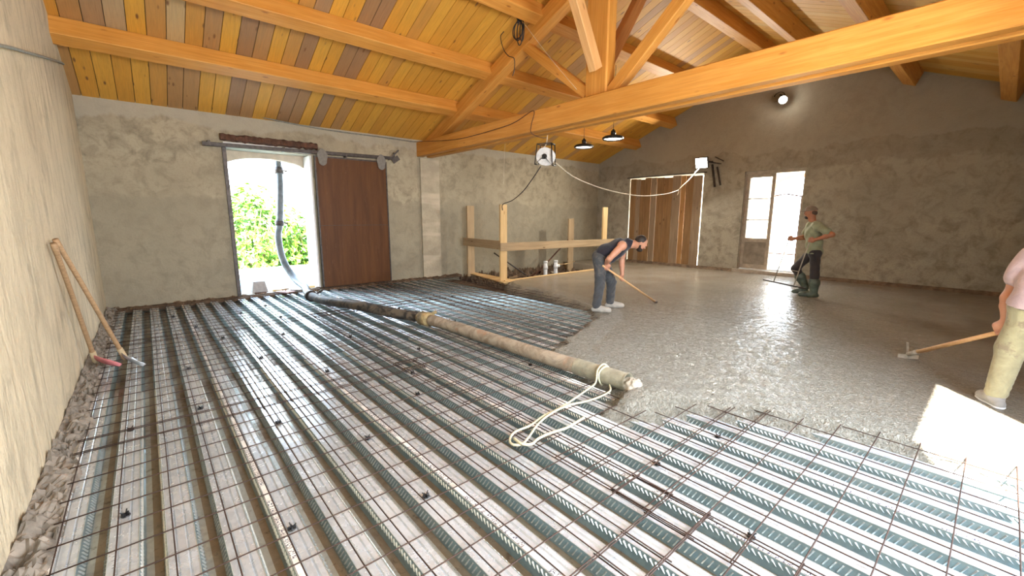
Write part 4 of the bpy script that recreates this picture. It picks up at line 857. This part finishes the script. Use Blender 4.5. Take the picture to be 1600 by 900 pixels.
# outside the gable door: a pale facade with an arch
M['facade'] = plain('pale_facade', (.55, .48, .36), .9, 0, .08, 3)
mb = MB()
arch = [(3.42, .0), (3.42, 2.0)] + [(3.95 - .53 * math.cos(a), 2.0 + .22 * math.sin(a)) for a in np.linspace(.1, math.pi - .1, 10)] + [(4.48, 2.0), (4.48, 0)]
r = empty('courtyard_facade', (17.5, 4, -.9), 'sunlit pale facade with an arched opening beyond the gable door', 'building')
mb.box(17.5, 17.9, -3, 4.2, -.9, 7); mb.box(17.5, 17.9, 5.6, 14, -.9, 7)
mb.prism([(4.2, 2.6)] + [(4.9 - .7 * math.cos(a), 2.6 + .35 * math.sin(a)) for a in np.linspace(.05, math.pi - .05, 12)] + [(5.6, 2.6), (5.6, 7), (4.2, 7)], 0, 17.5, 17.9); mb.build('wall', M['facade'], r)
mb = MB(); mb.prism([(4.1, 2.6)] + [(4.9 - .82 * math.cos(a), 2.6 + .47 * math.sin(a)) for a in np.linspace(.05, math.pi - .05, 12)] + [(5.7, 2.6)] + [(4.9 + .7 * math.cos(a), 2.6 + .35 * math.sin(a)) for a in np.linspace(.05, math.pi - .05, 12)], 0, 17.46, 17.5); mb.build('arch_trim', plain('terracotta', (.22, .09, .03), .8), r)
mb = MB(); mb.box(12.8, 17.4, -2, 12, -.3, -.05); tag(mb.build('courtyard', M['stone']), 'bright courtyard paving outside the gable door', 'paving')
mb = MB(); mb.tube([(13.3, 3.62, -.05), (13.3, 3.62, 2.1)], .025, 6); mb.tube([(13.3, 3.62, 2.1), (13.3, 4.0, 2.18), (13.3, 4.35, 2.12)], .02, 6); mb.bar((13.3, 3.62, .55), (13.3, 4.3, .55), .03, .03); tag(mb.build('railing', M['rust']), 'thin rusty rail standing outside the gable door', 'railing')

# ---------------------------------------------------------------- people
class SDF:
    """smooth union of tapered capsules and ellipsoids, meshed by surface nets"""
    def __init__(s): s.p = []
    def cap(s, a, b, ra, rb, k=.02): s.p.append(('c', np.array(a, float), np.array(b, float), ra, rb, k)); return s
    def ell(s, c, r, ax=None, k=.02):
        s.p.append(('e', np.array(c, float), np.array(r, float), ax, k)); return s
    def mesh(s, h, cut=None, grow=0., wr=None):
        lo = np.min([np.minimum(q[1], q[2]) - max(q[3], q[4]) if q[0] == 'c' else q[1] - max(q[2]) for q in s.p], 0) - grow - 3 * h
        hi = np.max([np.maximum(q[1], q[2]) + max(q[3], q[4]) if q[0] == 'c' else q[1] + max(q[2]) for q in s.p], 0) + grow + 3 * h
        n = np.ceil((hi - lo) / h).astype(int) + 1
        F = np.full(n, 1.0, np.float32); ax = [lo[i] + h * np.arange(n[i]) for i in range(3)]
        for q in s.p:
            if q[0] == 'c': b0 = np.minimum(q[1] - q[3], q[2] - q[4]); b1 = np.maximum(q[1] + q[3], q[2] + q[4]); k = q[5]
            else: b0 = q[1] - max(q[2]); b1 = q[1] + max(q[2]); k = q[4]
            m = grow + k + 3 * h
            i0 = np.clip(((b0 - m - lo) / h).astype(int), 0, n - 1); i1 = np.clip(((b1 + m - lo) / h).astype(int) + 2, 1, n)
            sl_ = tuple(slice(i0[t_], i1[t_]) for t_ in range(3))
            X, Y, Z = np.meshgrid(*[ax[t_][sl_[t_]] for t_ in range(3)], indexing='ij')
            P = np.stack([X, Y, Z], -1)
            if q[0] == 'c':
                ab = q[2] - q[1]; t_ = np.clip(((P - q[1]) @ ab) / (ab @ ab + 1e-9), 0, 1)
                d = np.linalg.norm(P - q[1] - t_[..., None] * ab, axis=-1) - (q[3] + (q[4] - q[3]) * t_)
            else:
                L = P - q[1]
                if q[3] is not None: L = L @ np.array(q[3]).T
                k0 = np.linalg.norm(L / q[2], axis=-1); k1 = np.linalg.norm(L / q[2] ** 2, axis=-1); d = k0 * (k0 - 1) / (k1 + 1e-9)
            d = d - grow; A = F[sl_]; hh = np.clip(.5 + .5 * (d - A) / k, 0, 1); F[sl_] = d * (1 - hh) + A * hh - k * hh * (1 - hh)
        if wr or cut:
            X, Y, Z = np.meshgrid(*ax, indexing='ij')
            if wr:
                near = np.abs(F) < .06
                F[near] += wr(X[near], Y[near], Z[near]).astype(np.float32)
            if cut:
                for pt, nr in cut:
                    nr = np.array(nr, float) / np.linalg.norm(nr); F = np.maximum(F, ((X - pt[0]) * nr[0] + (Y - pt[1]) * nr[1] + (Z - pt[2]) * nr[2]).astype(np.float32))
        return surf_nets(F, lo, h)
def surf_nets(F, lo, h):
    S = F < 0; n = np.array(F.shape); c = n - 1
    cnt = np.zeros(c, np.int8); acc = np.zeros((*c, 3), np.float32)
    for a in range(3):
        o = [i for i in range(3) if i != a]
        for u in (0, 1):
            for v in (0, 1):
                off = [0, 0, 0]; off[o[0]] = u; off[o[1]] = v; off2 = list(off); off2[a] = 1
                s1 = tuple(slice(off[i], off[i] + c[i]) for i in range(3)); s2 = tuple(slice(off2[i], off2[i] + c[i]) for i in range(3))
                x = S[s1] != S[s2]; f1, f2 = F[s1][x], F[s2][x]; t_ = f1 / (f1 - f2)
                pos = np.zeros((x.sum(), 3), np.float32); pos += off; pos[:, a] = t_
                acc[x] += pos; cnt[x] += 1
    m = cnt > 0; idx = -np.ones(c, int); idx[m] = np.arange(m.sum()); ijk = np.argwhere(m)
    V = (ijk + acc[m] / cnt[m][:, None]) * h + lo; Q = []
    for a in range(3):
        o1, o2 = (a + 1) % 3, (a + 2) % 3
        s1 = [slice(1, n[i] - 1) for i in range(3)]; s2 = list(s1); s1[a] = slice(0, n[a] - 1); s2[a] = slice(1, n[a])
        A, B = S[tuple(s1)], S[tuple(s2)]; w = np.argwhere(A != B)
        if not len(w): continue
        fl = A[tuple(w.T)]; w = w.copy(); w[:, o1] += 1; w[:, o2] += 1
        def g(d1, d2):
            q = w.copy(); q[:, o1] -= d1; q[:, o2] -= d2; return idx[tuple(q.T)]
        q = np.stack([g(1, 1), g(0, 1), g(0, 0), g(1, 0)], 1); q[~fl] = q[~fl][:, ::-1]; Q.append(q)
    return V, np.concatenate(Q)
def nrm(v): v = np.array(v, float); return v / (np.linalg.norm(v) + 1e-9)
def grip(S, wrist, hp, hd, side, R_=.018):
    """a fist closed round a round handle at hp (direction hd); side = which way the back of the hand faces"""
    hd = nrm(hd); w = np.array(wrist, float); hp = np.array(hp, float)
    u = nrm((w - hp) - hd * ((w - hp) @ hd)); b = nrm(side); b = nrm(b - hd * (b @ hd)); v = nrm(np.cross(hd, u))
    if v @ b < 0: v = -v
    pc = hp + u * .030 + v * .020
    S.cap(w, pc + u * .02, .026, .030, .02)
    for i in range(4):
        off = (i - 1.5) * .0205; base = pc + hd * off; rr = .0098 - .0006 * abs(i - 1)
        S.cap(pc + u * .02 + hd * off * .6, base, .017, .0135, .012)
        pts = [base]
        for a in (100, 160, 220, 285): # wraps round the handle from the knuckles under to the palm
            t_ = R(a - 45); pts.append(hp + hd * off + (u * math.cos(t_) * (1) + v * math.sin(t_) * 1) * (R_ + rr * .9))
        for p_, q_ in zip(pts, pts[1:]): S.cap(p_, q_, rr, rr * .95, .004)
    tb = pc + u * .012 - hd * .03 * 1
    S.cap(tb, tb - hd * .022 - u * .02 - v * .012, .0135, .012, .01); S.cap(tb - hd * .022 - u * .02 - v * .012, hp - hd * .035 - u * (R_ + .004) - v * .01, .0115, .0095, .006)
def arm(S, sh, el_, wr_, k=1.0):
    sh, el_, wr_ = map(np.array, (sh, el_, wr_))
    S.ell(sh, (.062 * k,) * 3, None, .05); S.cap(sh, el_, .052 * k, .041 * k, .03); S.cap(sh * .65 + el_ * .35, sh * .35 + el_ * .65, .054 * k, .047 * k, .02)
    S.cap(el_, el_ * .65 + wr_ * .35, .040 * k, .041 * k, .03); S.cap(el_ * .65 + wr_ * .35, wr_, .042 * k, .027 * k, .02)
def headparts(S, c, face, upv):
    c = np.array(c, float); f = nrm(face); u = nrm(np.array(upv) - f * (np.array(upv) @ f)); s = np.cross(f, u); ax = np.array([s, f, u])
    S.ell(c + u * .02 - f * .008, (.076, .094, .095), ax, .02); S.ell(c + f * .022 - u * .045, (.058, .062, .066), ax, .03); S.ell(c + f * .058 - u * .088, (.026, .024, .022), ax, .02)
    S.cap(c + f * .086 + u * .012, c + f * .100 - u * .022, .008, .0105, .012); S.cap(c + f * .086 + u * .026 - s * .035, c + f * .086 + u * .026 + s * .035, .011, .011, .012)
    S.ell(c + f * .088 - u * .058, (.025, .010, .007), ax, .006); S.ell(c + f * .087 - u * .070, (.020, .010, .007), ax, .006)
    for q in (-1, 1):
        S.ell(c + s * (.078 * q) - f * .005 - u * .002, (.010, .018, .030), ax, .008); S.ell(c + f * .078 + s * .032 * q - u * .01, (.020, .016, .016), ax, .02)
    return f, u, s, ax
def eyes(c, face, upv, parent):
    c = np.array(c, float); f = nrm(face); u = nrm(np.array(upv) - f * (np.array(upv) @ f)); s = np.cross(f, u)
    for q in (-1, 1):
        e = c + f * .090 + s * .032 * q + u * .004; blob('eye', tuple(e), (.010, .010, .008), M['eye'], amp=0, parent=parent, n=8)
M['short_hair'] = plain('cropped_hair', (.10, .06, .04), .8, 0, .3, 80)
M['eye'] = plain('dark_eye', (.03, .02, .015), .2)
def put(name, VF, m, parent=None): return link_mesh(name, VF[0], VF[1], m, parent, smooth=True)
def frame(P0):
    P0 = np.array(P0, float); n = np.array([P0[0], P0[1], 0]); n /= np.linalg.norm(n); r_ = np.array([n[1], -n[0], 0])
    return lambda s, d, z: P0 * [1, 1, 0] + r_ * s + n * d + np.array([0, 0, z]), r_, n
def shoe(S, ank, toe, k=1.0):
    ank, toe = np.array(ank, float), np.array(toe, float); d = nrm((toe - ank) * [1, 1, 0]); z0 = toe[2]
    heel = ank * [1, 1, 0] - d * .045 * k + np.array([0, 0, z0 + .0])
    S.cap(ank + [0, 0, .02], heel + d * .05 + [0, 0, .03], .045 * k, .042 * k, .02); S.cap(heel, heel + d * .12, .036 * k, .038 * k, .02); S.cap(heel + d * .12, toe - d * .03, .038 * k, .034 * k, .03)
    S.cap(ank, toe - d * .06 + [0, 0, .01], .045 * k, .034 * k, .03)
# --- worker bending over the rake
G = .072
f1, r1, n1 = frame((5.38, 3.98, 0))
tipw = np.array([6.62, 3.83, .09]); hN, hF = f1(.0, .0, .765), None
tip_px = tipw
hd1 = nrm(tip_px - hN); hF = hN + hd1 * .42
def worker1():
    J = dict(pel=f1(-.10, .13, .90), hipN=f1(-.10, .04, .88), hipF=f1(-.07, .22, .88), knN=f1(-.09, .0, .50), knF=f1(.09, .30, .50), anN=f1(-.13, -.03, G + .09), anF=f1(.08, .36, G + .09),
             w=f1(-.02, .13, .99), ch=f1(.17, .13, 1.085), nk=f1(.36, .13, 1.14), shN=f1(.22, -.05, 1.12), shF=f1(.25, .31, 1.11), elN=f1(.04, -.16, .93), wrN=hN + np.array([0, 0, .075]) - n1 * .03 - r1 * .01)
    J['elF'] = f1(.24, .34, .84); J['wrF'] = hF + np.array([0, 0, .07]) + n1 * .01
    B = SDF()
    hc = f1(.50, .12, 1.15); fa = nrm(r1 * .80 - np.array([0, 0, .62])); upv = nrm(r1 * .6 + np.array([0, 0, .8]))
    headparts(B, hc, fa, upv); B.cap(J['ch'] * .3 + J['nk'] * .7, hc - upv * .03 - fa * .02, .062, .055, .04)
    B.cap(J['pel'], J['w'], .11, .10, .05); B.cap(J['w'], J['ch'], .10, .115, .05); B.cap(J['shN'], J['shF'], .06, .06, .06)
    arm(B, J['shN'], J['elN'], J['wrN']); arm(B, J['shF'], J['elF'], J['wrF'])
    grip(B, J['wrN'], hN, hd1, -n1); grip(B, J['wrF'], hF, hd1, n1)
    for a, b, c in (('hipN', 'knN', 'anN'), ('hipF', 'knF', 'anF')): B.cap(J[a], J[b], .085, .055, .03); B.cap(J[b], J[c], .052, .036, .02)
    body = put('person', B.mesh(.0075), M['skin']); tag(body, 'person in dark sleeveless top and grey trousers bending over a long rake handle', 'person')
    V = SDF(); V.cap(J['pel'] + [0, 0, .03], J['w'], .118, .115, .05); V.ell(J['w'] + [0, 0, -.0], (.13, .13, .12), None, .05); V.cap(J['w'], J['ch'], .122, .128, .05); V.cap(J['ch'], J['nk'] - r1 * .05, .125, .085, .05)
    V.cap(J['shN'] * .82 + J['shF'] * .18, J['shN'] * .18 + J['shF'] * .82, .066, .066, .05); V.cap(J['ch'] - n1 * .08, J['w'] - n1 * .06, .09, .09, .04); V.cap(J['ch'] + n1 * .08, J['w'] + n1 * .06, .09, .09, .04)
    V.cap(J['ch'] - [0, 0, .05], J['w'] + r1 * .08 - [0, 0, .08], .08, .08, .05)
    wv = lambda x, y, z: .006 * np.sin(38 * (x * .7 - z) + 6 * np.sin(9 * y)) 
    put('sleeveless_top', V.mesh(.009, grow=.003, wr=wv), cloth('navy_cloth', (.012, .012, .024)), body)
    T = SDF(); T.cap(J['hipN'], J['hipF'], .115, .115, .06); T.cap(J['pel'], J['pel'] + r1 * -.02 + [0, 0, .03], .12, .115, .05)
    for a, b, c in (('hipN', 'knN', 'anN'), ('hipF', 'knF', 'anF')): T.cap(J[a], J[b], .100, .078, .04); T.cap(J[b], J[c] + [0, 0, .01], .076, .068, .03)
    wv2 = lambda x, y, z: .0035 * np.sin(60 * z + 9 * np.sin(14 * x) + 7 * np.sin(11 * y)) * (z < .75)
    put('trousers', T.mesh(.009, wr=wv2, cut=[((0, 0, G + .055), (0, 0, -1))]), cloth('dusty_grey_cloth', (.05, .055, .062), (.095, .09, .085)), body)
    for a, t_ in ((J['anN'], f1(.10, -.05, G + .035)), (J['anF'], f1(.31, .37, G + .035))):
        S = SDF(); shoe(S, a - [0, 0, .02], t_); put('shoe', S.mesh(.008, cut=[((0, 0, G - .01), (0, 0, -1))]), cloth('cement_shoe', (.42, .40, .36)), body)
    H = SDF(); s_ = np.cross(fa, upv); ax = np.array([s_, fa, upv]); H.ell(hc + upv * .032 - fa * .022, (.080, .092, .090), ax, .01)
    put('hair', H.mesh(.007, cut=[(hc + fa * .045 + upv * .02, nrm(fa * .9 - upv * .45))]), M['hair'], body)
    H = SDF(); H.ell(hc + fa * .040 - upv * .075, (.058, .055, .045), ax, .01); H.cap(hc + s_ * .07 - upv * .03 + fa * .01, hc + s_ * .045 - upv * .08 + fa * .04, .016, .02, .02); H.cap(hc - s_ * .07 - upv * .03 + fa * .01, hc - s_ * .045 - upv * .08 + fa * .04, .016, .02, .02)
    put('beard', H.mesh(.007), M['hair'], body); eyes(hc, fa, upv, body)
worker1()
r = empty('rake', tuple(tipw), 'rake with a long pale wooden handle held by the bending worker', 'rake')
a0 = hN - hd1 * .10; mb = MB(); mb.tube([a0, tipw - hd1 * .02], [.015, .017], 12); mb.build('handle', M['handle_new'], r, True)
mb = MB(); q = np.cross(hd1, [0, 0, 1]); q = nrm(q); mb.bar(tipw - q * .03, tipw + q * .03, .03, .025); mb.build('head', M['dark_steel'], r)
# --- worker walking with the screed
f2, r2, n2 = frame((9.40, 2.29, 0))
hN2 = f2(-.06, -.27, 1.145); hF2 = f2(-.39, .06, 1.15); bA = f2(-.577, .15, .29); bB = f2(-.229, -.25, .28)
def worker2():
    J = dict(pel=f2(.03, 0, .93), hN=f2(.04, -.09, .90), hF=f2(.0, .09, .90), kN=f2(.07, -.09, .52), kF=f2(-.24, .12, .58), aN=f2(.09, -.10, G + .10), aF=f2(-.05, .16, G + .16), w=f2(.01, 0, 1.06), ch=f2(-.03, 0, 1.28), nk=f2(-.05, 0, 1.47),
             shN=f2(.03, -.19, 1.40), shF=f2(-.08, .17, 1.40), eN=f2(.25, -.31, 1.25), eF=f2(-.16, .20, 1.17), wN=hN2 + r2 * .075 + [0, 0, .01], wF=hF2 + r2 * .075 + [0, 0, .0])
    B = SDF(); hc = f2(-.10, -.01, 1.635); fa = nrm(-r2 + np.array([0, 0, -.15]) + n2 * .15); upv = np.array([0, 0, 1.0])
    headparts(B, hc, fa, upv); B.cap(J['nk'] - [0, 0, .05], hc - upv * .04 - fa * .02, .062, .055, .04)
    B.cap(J['pel'], J['w'], .11, .10, .05); B.cap(J['w'], J['ch'], .10, .12, .05); B.cap(J['shN'], J['shF'], .06, .06, .06)
    arm(B, J['shN'], J['eN'], J['wN']); arm(B, J['shF'], J['eF'], J['wF']); grip(B, J['wN'], hN2, bB - hN2, -n2, .014); grip(B, J['wF'], hF2, bA - hF2, -n2, .014)
    for a, b, c in (('hN', 'kN', 'aN'), ('hF', 'kF', 'aF')): B.cap(J[a], J[b], .082, .055, .03); B.cap(J[b], J[c], .052, .036, .02)
    body = put('person', B.mesh(.0085), M['skin_dark']); tag(body, 'person in cap, olive t-shirt and green rubber boots walking with a screed frame', 'person')
    V = SDF(); V.cap(J['pel'] + [0, 0, .01], J['w'], .128, .122, .05); V.cap(J['w'], J['ch'], .122, .130, .05); V.cap(J['ch'], J['nk'] - [0, 0, .07], .125, .085, .05); V.cap(J['shN'], J['shF'], .078, .078, .06)
    for q in (-1, 1):
        V.cap(J['ch'] + n2 * .07 * q, J['w'] + n2 * .05 * q, .095, .100, .04); V.cap(J['w'] + n2 * .05 * q, J['pel'] + n2 * .075 * q - [0, 0, .06], .100, .112, .04)
    V.cap(J['shN'], J['shN'] * .35 + J['eN'] * .65, .073, .074, .03); V.cap(J['shF'], J['shF'] * .4 + J['eF'] * .6, .073, .074, .03)
    wv = lambda x, y, z: .007 * np.sin(30 * z + 7 * np.sin(8 * y) + 5 * x)
    put('t_shirt', V.mesh(.010, grow=.002, wr=wv, cut=[((0, 0, .885), (0, 0, -1))]), cloth('olive_cloth', (.30, .32, .20)), body)
    T = SDF(); T.cap(J['hN'], J['hF'], .098, .098, .06)
    for a, b, c in (('hN', 'kN', 'aN'), ('hF', 'kF', 'aF')): T.cap(J[a], J[b], .090, .072, .04); T.cap(J[b], J[b] * .6 + J[c] * .4, .075, .07, .03)
    put('trousers', T.mesh(.010, wr=lambda x, y, z: .003 * np.sin(45 * z + 30 * x + 14 * y)), cloth('black_cloth', (.035, .028, .03)), body)
    mboot = plain('green_rubber', (.085, .11, .085), .5, 0, .45, 12)
    for kn, an, to in ((J['kN'], J['aN'], f2(-.15, -.11, G + .045)), (J['kF'], J['aF'], f2(-.26, .17, G + .05))):
        S = SDF(); top = kn * .52 + an * .48; S.cap(top, an, .088, .060, .02); S.cap(top, top + (top - an) * .05, .095, .092, .01); shoe(S, an - [0, 0, .03], to, 1.08); put('boot', S.mesh(.009), mboot, body)
    H = SDF(); s_ = np.cross(fa, upv); ax = np.array([s_, fa, upv]); H.ell(hc + upv * .038 - fa * .010, (.086, .102, .092), ax, .01)
    put('cap', H.mesh(.008, cut=[(hc + upv * .032, -upv - fa * .15)]), cloth('dusty_cap', (.23, .17, .12)), body)
    H = SDF(); H.ell(hc + upv * .042 + fa * .105, (.065, .075, .010), ax, .01); put('cap_brim', H.mesh(.007), cloth('dusty_brim', (.23, .17, .12)), body)
    H = SDF(); H.ell(hc - upv * .0 - fa * .038, (.0755, .066, .062), ax, .01); put('hair', H.mesh(.008), M['short_hair'], body)
    H = SDF(); H.ell(hc + fa * .045 - upv * .080, (.050, .048, .035), ax, .01); put('beard', H.mesh(.008), M['hair'], body); eyes(hc, fa, upv, body)
worker2()
r = empty('screed', (10.7, 3.1, G), 'thin metal screed frame with two rods pushed by the worker in boots', 'screed')
bar0, bar1 = f2(-.765, .366, .28), f2(-.050, -.456, .28)
mb = MB(); mb.bar(bar0, bar1, .045, .025); mb.build('blade', M['dark_steel'], r)
for h_, b_ in ((hF2, bA), (hN2, bB)): d_ = nrm(b_ - h_); mb = MB(); mb.tube([h_ - d_ * .06, b_], .0095, 10); mb.build('rod', M['slurry'], r, True)
mb = MB(); mb.tube([hF2 * .32 + bA * .68, hN2 * .32 + bB * .68], .007, 8); mb.build('cross_bar', M['slurry'], r, True)
# --- worker with the hoe at the right edge
f3, r3, n3 = frame((4.95, -.10, 0))
tip3 = np.array([6.0, .50, .12]); hL3 = f3(-.01, .14, .655); hd3 = nrm(tip3 - hL3)
def worker3():
    J = dict(pel=f3(.20, .0, .94), hL=f3(.10, .02, .92), hR=f3(.30, .0, .92), kL=f3(.05, .13, .52), kR=f3(.36, .32, .56), aL=f3(.02, .02, G + .10), aR=f3(.38, .30, G + .1), w=f3(.19, .05, 1.06), ch=f3(.20, .17, 1.24), nk=f3(.22, .29, 1.40),
             shL=f3(.055, .17, 1.24), shR=f3(.39, .22, 1.27), eL=f3(-.015, .12, .93), eR=f3(.46, .30, .98), wL=hL3 + np.array([0, 0, .085]) - n3 * .02 + r3 * .005, wR=f3(.42, .36, .76))
    B = SDF(); hc = f3(.24, .42, 1.52); fa = nrm(n3 - np.array([0, 0, .5])); upv = nrm(n3 * .4 + np.array([0, 0, .9]))
    headparts(B, hc, fa, upv); B.cap(J['nk'] - n3 * .04 - [0, 0, .04], hc - upv * .04 - fa * .02, .062, .055, .04)
    B.cap(J['pel'], J['w'], .11, .10, .05); B.cap(J['w'], J['ch'], .10, .12, .05); B.cap(J['shL'], J['shR'], .06, .06, .06)
    arm(B, J['shL'], J['eL'], J['wL'], 1.0); arm(B, J['shR'], J['eR'], J['wR'])
    grip(B, J['wL'], hL3, hd3, -r3 * 1.0 - n3 * .3, .018)
    kn = J['kR'] + n3 * .09; grip(B, J['wR'], kn + [0, 0, .10], r3, n3, .02)
    for a, b, c in (('hL', 'kL', 'aL'), ('hR', 'kR', 'aR')): B.cap(J[a], J[b], .082, .055, .03); B.cap(J[b], J[c], .052, .036, .02)
    body = put('person', B.mesh(.0065), M['skin']); tag(body, 'person in pale pink t-shirt and muddy beige trousers stooping with a hoe', 'person')
    V = SDF(); V.cap(J['pel'] + [0, 0, .06], J['w'], .125, .122, .05); V.cap(J['w'], J['ch'], .122, .130, .05); V.cap(J['ch'], J['nk'] - [0, 0, .07], .125, .085, .05); V.cap(J['shL'] + r3 * .02, J['shR'], .072, .072, .06)
    for q in (-1, 1):
        V.cap(J['ch'] + r3 * .07 * q, J['w'] + r3 * .06 * q, .09, .09, .04); V.cap(J['w'] + r3 * .06 * q, J['pel'] + r3 * .10 * q - [0, 0, .03], .098, .118, .04)
    V.cap(J['shL'], J['shL'] * .50 + J['eL'] * .50, .070, .073, .03); V.cap(J['shR'], J['shR'] * .5 + J['eR'] * .5, .070, .073, .03)
    wv = lambda x, y, z: .008 * np.sin(26 * z + 22 * y + 5 * np.sin(9 * z))
    put('t_shirt', V.mesh(.009, grow=.014, wr=wv, cut=[((4.95, -.1, .90), (.15, 0, -1))]), cloth('pale_pink_cloth', (.52, .40, .41)), body)
    T = SDF(); T.cap(J['hL'], J['hR'], .104, .104, .05); T.cap(J['pel'], J['pel'] + np.array([0, 0, .01]), .110, .10, .04)
    for a, b, c in (('hL', 'kL', 'aL'), ('hR', 'kR', 'aR')): T.cap(J[a], J[b], .102, .082, .04); T.cap(J[b], J[c] + [0, 0, .02], .082, .066, .03)
    wv2 = lambda x, y, z: (.0022 * np.sin(120 * z + 45 * y + 9 * np.sin(30 * x)) * (z < .42) + .006 * np.sin(22 * z + 25 * y) * (z >= .5))
    put('trousers', T.mesh(.008, wr=wv2, cut=[((0, 0, G + .055), (0, 0, -1))]), cloth('muddy_beige_cloth', (.36, .33, .20), (.24, .20, .13)), body)
    K = SDF(); K.ell(f3(.075, -.095, .90), (.02, .055, .028), None, .01); put('pocket_flap', K.mesh(.006), cloth('dark_green_cloth', (.13, .13, .09)), body)
    ms = cloth('grey_trainer', (.30, .29, .28), (.62, .60, .57))
    for a, t_ in ((J['aL'], f3(-.07, .17, G + .035)), (J['aR'], f3(.33, .50, G + .035))):
        S = SDF(); shoe(S, a - [0, 0, .02], t_, 1.08); o = put('shoe', S.mesh(.007, cut=[((0, 0, G - .01), (0, 0, -1))]), ms, body)
        S2 = SDF(); shoe(S2, a - [0, 0, .02], t_, 1.08); put('sole', S2.mesh(.007, grow=.006, cut=[((0, 0, G - .012), (0, 0, -1)), ((0, 0, G + .022), (0, 0, 1))]), M['white_paint'], o)
    H = SDF(); s_ = np.cross(fa, upv); ax = np.array([s_, fa, upv]); H.ell(hc + upv * .035 - fa * .02, (.082, .094, .092), ax, .01); put('hair', H.mesh(.009, cut=[(hc + fa * .04 + upv * .01, nrm(fa * .9 - upv * .45))]), M['hair'], body)
    eyes(hc, fa, upv, body)
worker3()
r = empty('hoe', tuple(tip3), 'hoe with pale wooden handle and upright blade dragged through the concrete at the right', 'hoe')
mb = MB(); mb.tube([hL3 - hd3 * .09, tip3 - hd3 * .10], [.018, .020], 14); mb.build('handle', M['handle_new'], r, True)
mb = MB(); mb.tube([tip3 - hd3 * .16, tip3 - hd3 * .0], [.026, .022], 12); mb.build('socket', M['slurry'], r, True)
qs = nrm(np.cross(hd3, [0, 0, 1])); mb = MB(); mb.bar(tip3 - [0, 0, .04] + hd3 * .0, tip3 + np.array([-.02, .02, .13]), .022, .008, None); mb.bar(tip3 + hd3 * .0 - qs * .09 - [0, 0, .03], tip3 + hd3 * .0 + qs * .09 - [0, 0, .03], .01, .05); mb.build('blade', M['slurry'], r)
